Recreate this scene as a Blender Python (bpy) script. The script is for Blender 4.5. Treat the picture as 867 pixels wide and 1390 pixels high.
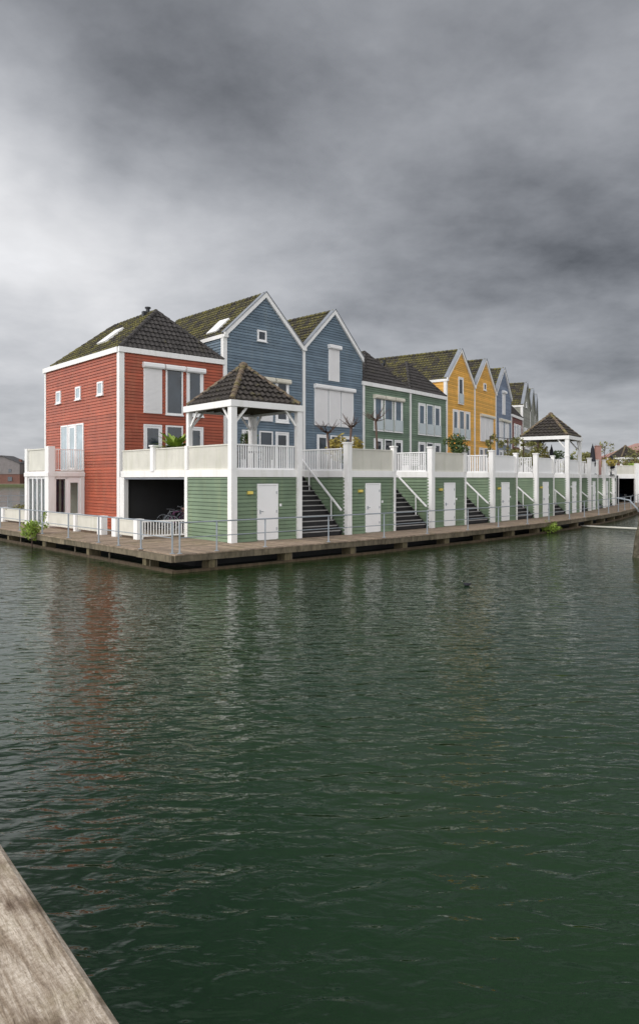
import bpy, math, random
from mathutils import Vector, Matrix, noise
rad = math.radians
R = random.Random(7)
for o in list(bpy.data.objects): bpy.data.objects.remove(o)
S = bpy.context.scene
COL = S.collection
# ------------------------------------------------------------------ camera
CZ = 2.86
cam = bpy.data.cameras.new('camera'); camo = bpy.data.objects.new('camera', cam); COL.objects.link(camo)
camo.location = (0, 0, CZ); camo.rotation_euler = (rad(90), 0, 0)
cam.sensor_fit = 'AUTO'; cam.sensor_width = 36; cam.lens = 36*940/1390; cam.shift_y = -45/1390
cam.clip_start = 0.05; cam.clip_end = 6000
S.camera = camo
# ------------------------------------------------------------------ world, sun, exposure
SUN_AZ, SUN_EL = 240, 36          # compass-like angle of the direction the light comes from, measured from +Y clockwise
S.view_settings.view_transform = 'Standard'; S.view_settings.look = 'None'
S.view_settings.gamma = 1; S.view_settings.use_curve_mapping = False
S.view_settings.exposure = 0.64
W = bpy.data.worlds.new('World'); S.world = W; W.use_nodes = True
wn = W.node_tree; wn.nodes.clear()
def N(t, kind, **kw):
    n = t.nodes.new(kind)
    for k, v in kw.items():
        if k in n.inputs.keys() if isinstance(k, str) else False: n.inputs[k].default_value = v
        else: setattr(n, k, v)
    return n
def mth(t, op, a, b=None, c=None):
    n = t.nodes.new('ShaderNodeMath'); n.operation = op
    for i, v in enumerate((a, b, c)):
        if v is None: continue
        if isinstance(v, (int, float)): n.inputs[i].default_value = v
        else: t.links.new(v, n.inputs[i])
    return n.outputs[0]
def vmth(t, op, a, b=None, out=0):
    n = t.nodes.new('ShaderNodeVectorMath'); n.operation = op
    for i, v in enumerate((a, b)):
        if v is None: continue
        if isinstance(v, (tuple, list)): n.inputs[i].default_value = v
        else: t.links.new(v, n.inputs[i])
    return n.outputs[out]
def build_world():
    t = wn; L = t.links.new
    tc = t.nodes.new('ShaderNodeTexCoord'); d = vmth(t, 'NORMALIZE', tc.outputs['Generated'])
    sep = t.nodes.new('ShaderNodeSeparateXYZ'); L(d, sep.inputs[0])
    z = mth(t, 'ADD', mth(t, 'MAXIMUM', sep.outputs[2], 0.0), 0.22)
    cmb = t.nodes.new('ShaderNodeCombineXYZ')
    L(mth(t, 'DIVIDE', sep.outputs[0], z), cmb.inputs[0]); L(mth(t, 'DIVIDE', sep.outputs[1], z), cmb.inputs[1])
    def fbm(scale, detail, off, rough=.55, dist=0.0, src=None):
        mp = t.nodes.new('ShaderNodeVectorMath'); mp.operation = 'ADD'; L(src or cmb.outputs[0], mp.inputs[0]); mp.inputs[1].default_value = off
        n = t.nodes.new('ShaderNodeTexNoise'); n.inputs['Scale'].default_value = scale; n.inputs['Detail'].default_value = detail
        n.inputs['Roughness'].default_value = rough; n.inputs['Distortion'].default_value = dist; L(mp.outputs[0], n.inputs['Vector'])
        return n
    big = fbm(.55, 5, (3.1, 1.7, 0), .5, .3); med = fbm(1.35, 9, (9.2, 4.4, 0), .58, .12); fin = fbm(4.2, 9, (2.2, 7.4, 0), .6, .1)
    wrp = fbm(2.2, 4, (1.2, 8.4, 3.0), .6, 0, src=d)
    wv = vmth(t, 'SUBTRACT', wrp.outputs['Color'], (.5, .5, .5))
    wv = vmth(t, 'MULTIPLY', wv, (.42, .42, .34)); dw = vmth(t, 'ADD', d, wv)
    tot = None
    def dirpx(px, py):
        v = Vector(((px-433.5)/940, 1, (650-py)/940)); v.normalize(); return tuple(v)
    for px, py, wd, a in ((40, 270, .17, .16), (-40, 190, .14, .09), (160, 330, .13, .09), (330, 400, .20, .10), (500, 440, .22, .03), (20, 400, .12, .06),
                          (780, 330, .15, -.06), (900, 260, .2, -.03), (640, 270, .13, -.06), (840, 420, .10, -.045), (330, 190, .15, -.05), (60, 90, .15, -.02), (700, 480, .3, .035), (-420, 380, .32, .32), (1150, 520, .25, .14),
                          (0, 450, .06, -.05), (560, 120, .14, .02), (800, 90, .15, .02)):
        ds = vmth(t, 'DISTANCE', dw, dirpx(px, py), out=1)
        g = mth(t, 'EXPONENT', mth(t, 'MULTIPLY', mth(t, 'POWER', mth(t, 'DIVIDE', ds, wd), 2.0), -1.0))
        g = mth(t, 'MULTIPLY', g, a); tot = g if tot is None else mth(t, 'ADD', tot, g)
    v = mth(t, 'ADD', mth(t, 'MULTIPLY', mth(t, 'SUBTRACT', big.outputs[0], .5), .14), .165)
    v = mth(t, 'ADD', v, mth(t, 'MULTIPLY', mth(t, 'SUBTRACT', med.outputs[0], .5), .34))
    v = mth(t, 'ADD', v, mth(t, 'MULTIPLY', mth(t, 'SUBTRACT', fin.outputs[0], .5), .15))
    v = mth(t, 'ADD', v, tot)
    # brightness added to the unseen sky behind, left and overhead to light the houses
    back = mth(t, 'MULTIPLY', mth(t, 'MAXIMUM', mth(t, 'SUBTRACT', mth(t, 'MULTIPLY', sep.outputs[1], -1.0), -.10), 0.0), .92)
    lft = mth(t, 'MULTIPLY', mth(t, 'MAXIMUM', mth(t, 'SUBTRACT', mth(t, 'MULTIPLY', sep.outputs[0], -1.0), .50), 0.0), 1.5)
    zen = mth(t, 'MULTIPLY', mth(t, 'MAXIMUM', mth(t, 'SUBTRACT', sep.outputs[2], .58), 0.0), .6)
    v = mth(t, 'ADD', mth(t, 'ADD', v, zen), mth(t, 'ADD', back, lft))
    hz = mth(t, 'EXPONENT', mth(t, 'MULTIPLY', mth(t, 'POWER', mth(t, 'DIVIDE', sep.outputs[2], .16), 2.0), -1.0))
    v = mth(t, 'ADD', v, mth(t, 'MULTIPLY', hz, .10))
    v = mth(t, 'MAXIMUM', v, .055)
    tint = t.nodes.new('ShaderNodeValToRGB'); L(mth(t, 'MULTIPLY', v, 2.0), tint.inputs[0])
    tint.color_ramp.elements[0].color = (.92, .975, 1.09, 1); tint.color_ramp.elements[1].color = (.99, .995, 1.02, 1)
    sc = t.nodes.new('ShaderNodeVectorMath'); sc.operation = 'SCALE'; L(tint.outputs[0], sc.inputs[0]); L(mth(t, 'MULTIPLY', v, 10.0), sc.inputs['Scale'])
    sky = t.nodes.new('ShaderNodeTexSky'); sky.sky_type = 'NISHITA'; sky.sun_disc = False
    sky.sun_elevation = rad(SUN_EL); sky.sun_rotation = rad(SUN_AZ)
    mx = t.nodes.new('ShaderNodeMix'); mx.data_type = 'RGBA'; mx.inputs[0].default_value = .97
    L(sky.outputs[0], mx.inputs[6]); L(sc.outputs[0], mx.inputs[7])
    bg = t.nodes.new('ShaderNodeBackground'); bg.inputs[1].default_value = 0.1; L(mx.outputs[2], bg.inputs[0])
    out = t.nodes.new('ShaderNodeOutputWorld'); L(bg.outputs[0], out.inputs[0])
build_world()
sun = bpy.data.lights.new('sun', 'SUN'); suno = bpy.data.objects.new('sun', sun); COL.objects.link(suno)
sun.energy = 1.15; sun.angle = rad(25); sun.color = (1, .97, .93)
az, el = rad(SUN_AZ), rad(SUN_EL)
sd = Vector((math.sin(az)*math.cos(el), math.cos(az)*math.cos(el), math.sin(el)))
suno.rotation_euler = sd.to_track_quat('Z', 'Y').to_euler()
# ------------------------------------------------------------------ materials
MATS = {}
def newmat(name):
    m = bpy.data.materials.new(name); m.use_nodes = True; MATS[name] = m
    t = m.node_tree; return m, t, t.nodes['Principled BSDF']
def tex(t, scale, detail=4, sx=1, sy=1, sz=1, rough=.55, obj=False):
    g = t.nodes.new('ShaderNodeTexCoord') if obj else t.nodes.new('ShaderNodeNewGeometry')
    mp = t.nodes.new('ShaderNodeVectorMath'); mp.operation = 'MULTIPLY'; mp.inputs[1].default_value = (sx, sy, sz)
    t.links.new(g.outputs['Object' if obj else 'Position'], mp.inputs[0])
    n = t.nodes.new('ShaderNodeTexNoise'); n.inputs['Scale'].default_value = scale; n.inputs['Detail'].default_value = detail; n.inputs['Roughness'].default_value = rough
    t.links.new(mp.outputs[0], n.inputs['Vector']); return n.outputs[0]
def ramp(t, src, stops):
    r = t.nodes.new('ShaderNodeValToRGB'); t.links.new(src, r.inputs[0]); e = r.color_ramp.elements
    while len(e) < len(stops): e.new(.5)
    for x, (p, c) in zip(e, stops): x.position = p; x.color = (*c, 1) if len(c) == 3 else c
    return r.outputs[0]
def mixc(t, f, a, b, mode='MIX'):
    n = t.nodes.new('ShaderNodeMix'); n.data_type = 'RGBA'; n.blend_type = mode
    for i, v in ((0, f), (6, a), (7, b)):
        if isinstance(v, (int, float)): n.inputs[i].default_value = v
        elif isinstance(v, tuple): n.inputs[i].default_value = (*v, 1)
        else: t.links.new(v, n.inputs[i])
    return n.outputs[2]
def bump(t, b, src, strength=.4, dist=.01):
    n = t.nodes.new('ShaderNodeBump'); n.inputs['Strength'].default_value = strength; n.inputs['Distance'].default_value = dist
    t.links.new(src, n.inputs['Height']); t.links.new(n.outputs[0], b.inputs['Normal'])
def mul(c, k): return tuple(min(1, x*k) for x in c)
def paint(name, c, dirt=(.12, .12, .08), amt=.35, rough=.55, var=.12, spec=.35):
    m, t, b = newmat(name)
    a = ramp(t, tex(t, 1.3, 5), [(.3, mul(c, 1-var)), (.7, mul(c, 1+var))])
    st = ramp(t, tex(t, 1.0, 6, 3.5, 3.5, .45, .65), [(.52, (0, 0, 0)), (.78, (amt, amt, amt))])
    at = t.nodes.new('ShaderNodeAttribute'); at.attribute_name = 'rnd'      # every lapped board has weathered a little differently
    a = mixc(t, 1.0, a, ramp(t, at.outputs['Fac'], [(0, (1, 1, 1)), (.02, (.84, .84, .85)), (1, (1.14, 1.13, 1.12))]), 'MULTIPLY')
    t.links.new(mixc(t, st, a, dirt), b.inputs['Base Color'])
    b.inputs['Roughness'].default_value = rough; b.inputs['Specular IOR Level'].default_value = spec
    bump(t, b, tex(t, 30, 3), .15, .004); return m
paint('red_paint', (.36, .078, .036), (.42, .19, .10), .4, rough=.5, var=.16, spec=.5)
paint('blue_paint', (.140, .190, .236), (.25, .28, .27), .4, var=.14)
paint('green_paint', (.158, .222, .158), (.24, .28, .19), .4, var=.14)
paint('storeroom_green', (.160, .222, .142), (.26, .29, .15), .45, var=.14)
paint('orange_paint', (.76, .42, .085), (.58, .33, .12), .3, var=.1)
paint('pale_blue_paint', (.19, .235, .32), (.3, .3, .3), .3)
paint('grey_paint', (.30, .30, .25), (.25, .25, .2), .4)
paint('white_paint', (.80, .785, .765), (.46, .46, .34), .38, .5, .04)
paint('white_clean', (.84, .83, .82), (.6, .6, .56), .10, .4, .02)
paint('panel_white', (.62, .60, .53), (.36, .37, .24), .45, .6, .08)
paint('shutter_white', (.80, .78, .77), (.6, .58, .5), .12, .5, .03)
paint('cream_box', (.66, .62, .52), (.4, .38, .28), .4, .6)
paint('steel_blue', (.27, .30, .33), (.25, .2, .14), .25, .38, .1, .6)
paint('concrete', (.30, .28, .22), (.09, .10, .05), .75, .85, .2)
paint('dark_wall', (.035, .035, .036), (.05, .05, .04), .4, .8)  # near-black: puts the garage and under-deck shade into the colour
paint('dark_step', (.022, .021, .022), (.06, .05, .04), .4, .6)
paint('step_edge', (.30, .29, .28), (.1, .1, .08), .4, .6)
paint('dark_metal', (.02, .022, .026), (.05, .05, .05), .2, .45)
paint('dark_fabric', (.018, .018, .024), (.03, .03, .03), .2, .8)
paint('lamp_yellow', (.72, .58, .14), (.4, .4, .2), .3, .4)
paint('brick_pillar', (.35, .20, .17), (.2, .15, .12), .3, .8)
paint('brown_bark', (.10, .065, .05), (.05, .05, .03), .4, .9)
paint('curtain_dark', (.02, .022, .05), (.02, .02, .02), .1, .9)
paint('curtain_cream', (.45, .40, .32), (.3, .3, .2), .1, .9)
paint('wicker', (.26, .22, .17), (.1, .1, .08), .4, .8)
paint('pink_metal', (.16, .06, .13), (.1, .1, .1), .2, .4)
paint('car_white', (.7, .7, .7), (.5, .5, .5), .1, .3)
paint('car_dark', (.03, .04, .06), (.05, .05, .05), .1, .2)
paint('lead', (.21, .225, .25), (.12, .12, .12), .4, .6)
def glassmat():
    m, t, b = newmat('window_glass')
    t.links.new(ramp(t, tex(t, .9, 3), [(.35, (.010, .016, .022)), (.65, (.03, .045, .06))]), b.inputs['Base Color'])  # patchy base tone imitates reflections in the panes
    b.inputs['Roughness'].default_value = .06; b.inputs['IOR'].default_value = 1.75
    m, t, b = newmat('clear_glass')
    b.inputs['Base Color'].default_value = (.6, .7, .75, 1); b.inputs['Roughness'].default_value = .03
    tr = t.nodes.new('ShaderNodeBsdfTransparent'); tr.inputs[0].default_value = (.8, .84, .85, 1)
    fr = t.nodes.new('ShaderNodeFresnel'); fr.inputs[0].default_value = 1.6
    gl = t.nodes.new('ShaderNodeBsdfGlossy'); gl.inputs['Roughness'].default_value = .03
    mx = t.nodes.new('ShaderNodeMixShader'); t.links.new(mth(t, 'MULTIPLY', fr.outputs[0], .45), mx.inputs[0]); t.links.new(tr.outputs[0], mx.inputs[1]); t.links.new(gl.outputs[0], mx.inputs[2])
    t.links.new(mx.outputs[0], t.nodes['Material Output'].inputs[0])
glassmat()
def roofmat(name, moss, base=(.035, .031, .028)):
    m, t, b = newmat(name)
    c0 = ramp(t, tex(t, 5, 4), [(.3, mul(base, .7)), (.7, mul(base, 1.7))])
    mk = ramp(t, tex(t, 1.6, 8, rough=.72), [(.60-.18*moss, (0, 0, 0)), (.74-.18*moss, (min(1, .25+moss*.9),)*3)])
    mc = ramp(t, tex(t, 7, 4), [(.3, (.075, .072, .014)), (.7, (.25, .22, .05))])
    # moss keeps to the exposed lower edges of the tiles: read from the tile attribute
    at = t.nodes.new('ShaderNodeAttribute'); at.attribute_name = 'edge'
    f = mth(t, 'MULTIPLY', mk, mth(t, 'ADD', mth(t, 'MULTIPLY', at.outputs['Fac'], 1.15), .10 if moss > .5 else .05)); 
    t.links.new(mixc(t, mth(t, 'MINIMUM', f, 1.0), c0, mc), b.inputs['Base Color'])
    b.inputs['Roughness'].default_value = .75; b.inputs['Specular IOR Level'].default_value = .3
    bump(t, b, tex(t, 22, 4), .4, .01)
roofmat('roof_mossy', .95); roofmat('roof_dark', .12, (.042, .038, .036)); roofmat('roof_pavilion', .32, (.04, .034, .03)); roofmat('roof_slope_mossy', .75); roofmat('ridge_mossy', .7, (.12, .09, .065))
def wood(name, c1, c2, moss=(.10, .10, .03), sc=(1.0, 1.0, 1.0), mamt=.5, big=1.0):
    m, t, b = newmat(name)
    at = t.nodes.new('ShaderNodeAttribute'); at.attribute_name = 'rnd'
    base = ramp(t, tex(t, 6*big, 8, *sc, rough=.7), [(.28, c1), (.72, c2)])
    v = mixc(t, 1.0, base, ramp(t, at.outputs['Fac'], [(0, (.72, .72, .72)), (1, (1.15, 1.12, 1.1))]), 'MULTIPLY')
    st = ramp(t, tex(t, .8*big, 6, rough=.7), [(.5, (0, 0, 0)), (.72, (mamt,)*3)])
    t.links.new(mixc(t, st, v, moss), b.inputs['Base Color']); b.inputs['Roughness'].default_value = .85; b.inputs['Specular IOR Level'].default_value = .25
    bump(t, b, tex(t, 25*big, 6, *sc, rough=.7), .5, .01)
wood('deck_wood', (.18, .135, .10), (.42, .33, .25), (.17, .15, .055), mamt=.45)
wood('beam_wood', (.07, .058, .042), (.27, .225, .155), (.055, .05, .025), (1, 1, .3), .6)
wood('wet_wood', (.045, .032, .02), (.13, .095, .06), (.03, .03, .012), (1, 1, .3), .6)
wood('pile_wood', (.08, .062, .04), (.28, .23, .13), (.05, .05, .02), (3, 3, .4), .6)
def foreground_wood():
    m, t, b = newmat('weathered_rail_wood')
    tc = t.nodes.new('ShaderNodeTexCoord'); mp = t.nodes.new('ShaderNodeMapping'); t.links.new(tc.outputs['Object'], mp.inputs[0]); mp.inputs['Scale'].default_value = (1, .13, 1)
    def nz(s, d, r=.6, dist=0):
        n = t.nodes.new('ShaderNodeTexNoise'); n.inputs['Scale'].default_value = s; n.inputs['Detail'].default_value = d; n.inputs['Roughness'].default_value = r; n.inputs['Distortion'].default_value = dist
        t.links.new(mp.outputs[0], n.inputs['Vector']); return n.outputs[0]
    g = ramp(t, nz(120, 10, .75, 1.6), [(.30, (.20, .155, .115)), (.48, (.52, .445, .36)), (.7, (.74, .67, .58))])
    k = ramp(t, nz(26, 4, .6, 2.5), [(.40, (.55, .50, .45)), (.6, (1, 1, 1))])
    s = ramp(t, tex(t, 9, 6, obj=True, rough=.7), [(.5, (0, 0, 0)), (.7, (.4, .4, .4))])
    c = mixc(t, 1.0, g, k, 'MULTIPLY'); cr = ramp(t, nz(75, 5, .6, 1.0), [(.30, (.22, .16, .12)), (.36, (1, 1, 1))]); c = mixc(t, 1.0, c, cr, 'MULTIPLY')
    c = mixc(t, 1.0, c, ramp(t, tex(t, 160, 6, obj=True, rough=.8), [(.35, (.62, .58, .52)), (.6, (1.08, 1.08, 1.08))]), 'MULTIPLY')
    c = mixc(t, 1.0, c, ramp(t, tex(t, 14, 3, 1, .6, 1, obj=True), [(.36, (.42, .36, .32)), (.48, (1, 1, 1))]), 'MULTIPLY')
    t.links.new(mixc(t, s, c, (.30, .26, .14)), b.inputs['Base Color'])
    b.inputs['Roughness'].default_value = .8; bump(t, b, nz(110, 8, .7, 1.0), .6, .003)
foreground_wood()
def leaf(name, c1, c2):
    m, t, b = newmat(name)
    t.links.new(ramp(t, tex(t, 5, 3), [(.3, c1), (.7, c2)]), b.inputs['Base Color']); b.inputs['Roughness'].default_value = .6
leaf('leaf_green', (.035, .065, .015), (.085, .13, .03)); leaf('leaf_bright', (.14, .23, .025), (.34, .44, .07)); leaf('leaf_yellow', (.22, .17, .03), (.42, .33, .06))
leaf('leaf_dark', (.02, .035, .012), (.05, .07, .025)); leaf('leaf_olive', (.10, .11, .03), (.26, .24, .07)); leaf('leaf_autumn', (.20, .09, .03), (.33, .17, .05)); leaf('fruit_orange', (.6, .22, .03), (.75, .32, .04))
leaf('grass', (.05, .07, .02), (.13, .13, .05))
def watermat():
    m, t, b = newmat('water')
    b.inputs['Base Color'].default_value = (.008, .030, .014, 1)
    t.links.new(ramp(t, tex(t, .12, 3), [(.35, (.0022, .0215, .0045)), (.7, (.0078, .0265, .0030))]), b.inputs['Base Color'])
    b.inputs['Roughness'].default_value = .05; b.inputs['IOR'].default_value = 1.43; b.inputs['Specular Tint'].default_value = (.88, 1, .90, 1)
    g = t.nodes.new('ShaderNodeNewGeometry')
    def wv(scale, rot, sx, sy, detail, rough, dist=.0):
        mp = t.nodes.new('ShaderNodeMapping'); mp.inputs['Rotation'].default_value = (0, 0, rad(rot)); mp.inputs['Scale'].default_value = (sx, sy, 1)
        t.links.new(g.outputs['Position'], mp.inputs[0])
        n = t.nodes.new('ShaderNodeTexNoise'); n.inputs['Scale'].default_value = scale; n.inputs['Detail'].default_value = detail; n.inputs['Roughness'].default_value = rough; n.inputs['Distortion'].default_value = dist
        t.links.new(mp.outputs[0], n.inputs['Vector']); return n.outputs[0]
    h = mth(t, 'MULTIPLY', wv(1.15, 20, .65, 1.25, 1, .4, .6), .038)
    h = mth(t, 'ADD', h, mth(t, 'MULTIPLY', wv(4.8, -14, .55, 1.25, 2, .4, .5), .043))
    h = mth(t, 'ADD', h, mth(t, 'MULTIPLY', wv(12.5, 10, .6, 1.2, 2, .5, .3), .0068))
    # calmer patches and gusts
    gust = ramp(t, tex(t, .22, 3, 1, .5, 1), [(.3, (.6, .6, .6)), (.7, (1.15, 1.15, 1.15))])
    h = mth(t, 'MULTIPLY', h, gust)
    bp = t.nodes.new('ShaderNodeBump'); bp.inputs['Strength'].default_value = 1.0; bp.inputs['Distance'].default_value = 1.0
    t.links.new(h, bp.inputs['Height']); t.links.new(bp.outputs[0], b.inputs['Normal'])
watermat()
def stone():
    m, t, b = newmat('pier_stone')
    c = ramp(t, tex(t, 7, 6, rough=.75), [(.32, (.035, .03, .022)), (.5, (.11, .095, .065)), (.7, (.24, .21, .16))])
    z_ = ramp(t, tex(t, 1.5, 5), [(.4, (.55, .55, .45)), (.65, (1, 1, 1))])
    t.links.new(mixc(t, 1.0, c, z_, 'MULTIPLY'), b.inputs['Base Color']); b.inputs['Roughness'].default_value = .9
    bump(t, b, tex(t, 9, 6, rough=.8), .9, .05)
stone()
# ------------------------------------------------------------------ mesh + naming helpers
class Frame:
    def __init__(s, x, y, ang, z=0): s.x, s.y, s.a, s.z = x, y, ang, z; s.c, s.s = math.cos(ang), math.sin(ang)
    def w(s, p): return (s.x+p[0]*s.c-p[1]*s.s, s.y+p[0]*s.s+p[1]*s.c, p[2])
    def inv(s, p):
        dx, dy = p[0]-s.x, p[1]-s.y; return (dx*s.c+dy*s.s, -dx*s.s+dy*s.c, p[2]-s.z)
WORLD = Frame(0, 0, 0)
ROOTF = {}
class MB:
    """collects shapes in a local frame (z is always world height); build() links ONE mesh"""
    def __init__(s, fr=WORLD, warp=None): s.fr, s.warp, s.v, s.f, s.e, s.r = fr, warp, [], [], {}, {}
    def vert(s, p):
        if s.warp: p = s.warp(p)
        s.v.append(s.fr.w(p)); return len(s.v)-1
    def face(s, pts): s.f.append([s.vert(p) for p in pts])
    def box(s, x0, x1, y0, y1, z0, z1, rnd=None):
        i = len(s.v)
        for p in ((x0, y0, z0), (x1, y0, z0), (x1, y1, z0), (x0, y1, z0), (x0, y0, z1), (x1, y0, z1), (x1, y1, z1), (x0, y1, z1)): s.vert(p)
        for q in ((0, 3, 2, 1), (4, 5, 6, 7), (0, 1, 5, 4), (1, 2, 6, 5), (2, 3, 7, 6), (3, 0, 4, 7)): s.f.append([i+k for k in q])
        if rnd is not None:
            for k in range(8): s.r[i+k] = rnd
        return s
    def prism(s, poly, z0, z1):
        n = len(poly); i = len(s.v)
        for z in (z0, z1):
            for p in poly: s.vert((p[0], p[1], z))
        s.f.append([i+k for k in range(n)][::-1]); s.f.append([i+n+k for k in range(n)])
        for k in range(n): s.f.append([i+k, i+(k+1) % n, i+n+(k+1) % n, i+n+k])
        return s
    def xprism(s, poly, x0, x1):      # polygon in (y,z) extruded along x
        n = len(poly); i = len(s.v)
        for x in (x0, x1):
            for p in poly: s.vert((x, p[0], p[1]))
        s.f.append([i+k for k in range(n)]); s.f.append([i+n+k for k in range(n)][::-1])
        for k in range(n): s.f.append([i+k, i+n+k, i+n+(k+1) % n, i+(k+1) % n])
        return s
    def yprism(s, poly, y0, y1):      # polygon in (x,z) extruded along y
        n = len(poly); i = len(s.v)
        for y in (y0, y1):
            for p in poly: s.vert((p[0], y, p[1]))
        s.f.append([i+k for k in range(n)]); s.f.append([i+n+k for k in range(n)][::-1])
        for k in range(n): s.f.append([i+k, i+n+k, i+n+(k+1) % n, i+(k+1) % n])
        return s
    def bar(s, a, b, w, h, up=(0, 0, 1)):   # rectangular bar from a to b
        a, b = Vector(a), Vector(b); d = (b-a).normalized(); u = Vector(up)
        if abs(d.dot(u)) > .98: u = Vector((0, 1, 0))
        sd = d.cross(u).normalized()*w/2; u2 = sd.cross(d).normalized()*h/2; i = len(s.v)
        for p in (a, b):
            for q in (-sd-u2, sd-u2, sd+u2, -sd+u2): s.vert(tuple(p+q))
        for q in ((0, 1, 2, 3), (7, 6, 5, 4), (0, 4, 5, 1), (1, 5, 6, 2), (2, 6, 7, 3), (3, 7, 4, 0)): s.f.append([i+k for k in q])
        return s
    def tube(s, pts, rr, n=7):
        if not isinstance(rr, (list, tuple)): rr = [rr]*len(pts)
        pts = [Vector(p) for p in pts]; i = len(s.v)
        for k, p in enumerate(pts):
            d = (pts[min(k+1, len(pts)-1)]-pts[max(k-1, 0)]).normalized()
            u = Vector((0, 0, 1)) if abs(d.z) < .9 else Vector((1, 0, 0))
            a = d.cross(u).normalized(); b = d.cross(a).normalized()
            for j in range(n):
                an = 2*math.pi*j/n; s.vert(tuple(p+(a*math.cos(an)+b*math.sin(an))*rr[k]))
        for k in range(len(pts)-1):
            for j in range(n): s.f.append([i+k*n+j, i+k*n+(j+1) % n, i+(k+1)*n+(j+1) % n, i+(k+1)*n+j])
        s.f.append([i+j for j in range(n)][::-1]); s.f.append([i+(len(pts)-1)*n+j for j in range(n)]); return s
    def lathe(s, c, prof, n=14, sx=1, sy=1):
        i = len(s.v)
        for r_, z in prof:
            for j in range(n): s.vert((c[0]+r_*sx*math.cos(2*math.pi*j/n), c[1]+r_*sy*math.sin(2*math.pi*j/n), z))
        for k in range(len(prof)-1):
            for j in range(n): s.f.append([i+k*n+j, i+k*n+(j+1) % n, i+(k+1)*n+(j+1) % n, i+(k+1)*n+j])
        s.f.append([i+j for j in range(n)][::-1]); s.f.append([i+(len(prof)-1)*n+j for j in range(n)]); return s
    def leaves(s, c, rx, ry, rz, n, size, rng=R, lobes=7, long=1.0):
        cl = []
        for _ in range(lobes):
            while True:
                p = Vector((rng.uniform(-1, 1), rng.uniform(-1, 1), rng.uniform(-1, 1)))
                if p.length < 1: break
            cl.append((p*.72, rng.uniform(.28, .55)))
        for _ in range(n):
            q, rr = rng.choice(cl); d = Vector((rng.gauss(0, 1), rng.gauss(0, 1), rng.gauss(0, 1))).normalized()
            p = q+d*rr*rng.uniform(.55, 1.05)
            P_ = Vector((c[0]+p.x*rx, c[1]+p.y*ry, c[2]+p.z*rz))
            a = Vector((rng.gauss(0, 1), rng.gauss(0, 1), rng.gauss(0, .7))).normalized(); b = a.cross(Vector((rng.gauss(0, 1), rng.gauss(0, 1), rng.gauss(0, 1)))).normalized()
            z = size*rng.uniform(.6, 1.3)
            s.face([tuple(P_-a*z*long), tuple(P_-b*z*.42), tuple(P_+a*z*long), tuple(P_+b*z*.42)])
        return s
    def build(s, name, mat, parent=None, **tags):
        fr = ROOTF.get(parent.name, WORLD) if parent else WORLD
        me = bpy.data.meshes.new(name); me.from_pydata([fr.inv(p) for p in s.v] if parent else s.v, [], s.f)
        me.materials.append(MATS[mat] if isinstance(mat, str) else mat); me.update()
        for nm, d in (('edge', s.e), ('rnd', s.r)):
            if d:
                at = me.attributes.new(nm, 'FLOAT', 'POINT')
                for k, v in d.items(): at.data[k].value = v
        o = bpy.data.objects.new(name, me); COL.objects.link(o)
        if parent: o.parent = parent; ROOTF[o.name] = fr
        for k, v in tags.items(): o[k] = v
        return o
def smooth(o):
    for p in o.data.polygons: p.use_smooth = True
    return o
def thing(name, label, cat, fr, group=None):
    o = bpy.data.objects.new(name, None); COL.objects.link(o); o.empty_display_size = .2
    o.location = (fr.x, fr.y, fr.z); o.rotation_euler = (0, 0, fr.a); o['label'] = label; o['category'] = cat
    if group: o['group'] = group
    ROOTF[o.name] = fr; return o
def lone(mb, name, mat, label, cat, fr, group=None):    # a thing that is one mesh, with its origin at its base
    me = bpy.data.meshes.new(name); me.from_pydata([fr.inv(p) for p in mb.v], [], mb.f); me.materials.append(MATS[mat]); me.update()
    o = bpy.data.objects.new(name, me); COL.objects.link(o); o.location = (fr.x, fr.y, fr.z); o.rotation_euler = (0, 0, fr.a)
    o['label'] = label; o['category'] = cat
    if group: o['group'] = group
    ROOTF[o.name] = fr; return o
def struct(mb, name, mat, kind='structure'): return mb.build(name, mat, None, kind=kind)
def copy_tree(o, parent=None):
    c = o.copy(); COL.objects.link(c); c.parent = parent
    for ch in [x for x in o.children]: copy_tree(ch, c)
    return c
# lapped boards: vertical plane y=const facing -y in local frame (or facing -x / +x through 'side')
def lap(mb, L, Rr, z0, z1, y=0.0, side=None, h=.142):
    if not callable(L): l0 = L; L = lambda z: l0
    if not callable(Rr): r0 = Rr; Rr = lambda z: r0
    prof = []; z = z0
    while z < z1-.03:
        zt = min(z+h, z1); prof += [(z+.001, .028), (zt-.026, .014), (zt-.026, -.018), (zt-.001, -.018)]; z = zt
    def pt(u, z, o):
        if side == '-x': return (y-o, u, z)
        if side == '+x': return (y+o, u, z)
        return (u, y-o, z)
    prev = None
    for zz, o in prof:
        a, b = L(zz), Rr(zz)
        if b < a: a = b = (a+b)/2
        cur = (mb.vert(pt(a, zz, o)), mb.vert(pt(b, zz, o))); rv = .03+.97*((math.sin(math.floor((zz-z0+.001)/h)*12.9898+z0*7+y)*43758.5) % 1); mb.r[cur[0]] = mb.r[cur[1]] = rv
        if prev: mb.f.append([prev[0], prev[1], cur[1], cur[0]])
        prev = cur
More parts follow.
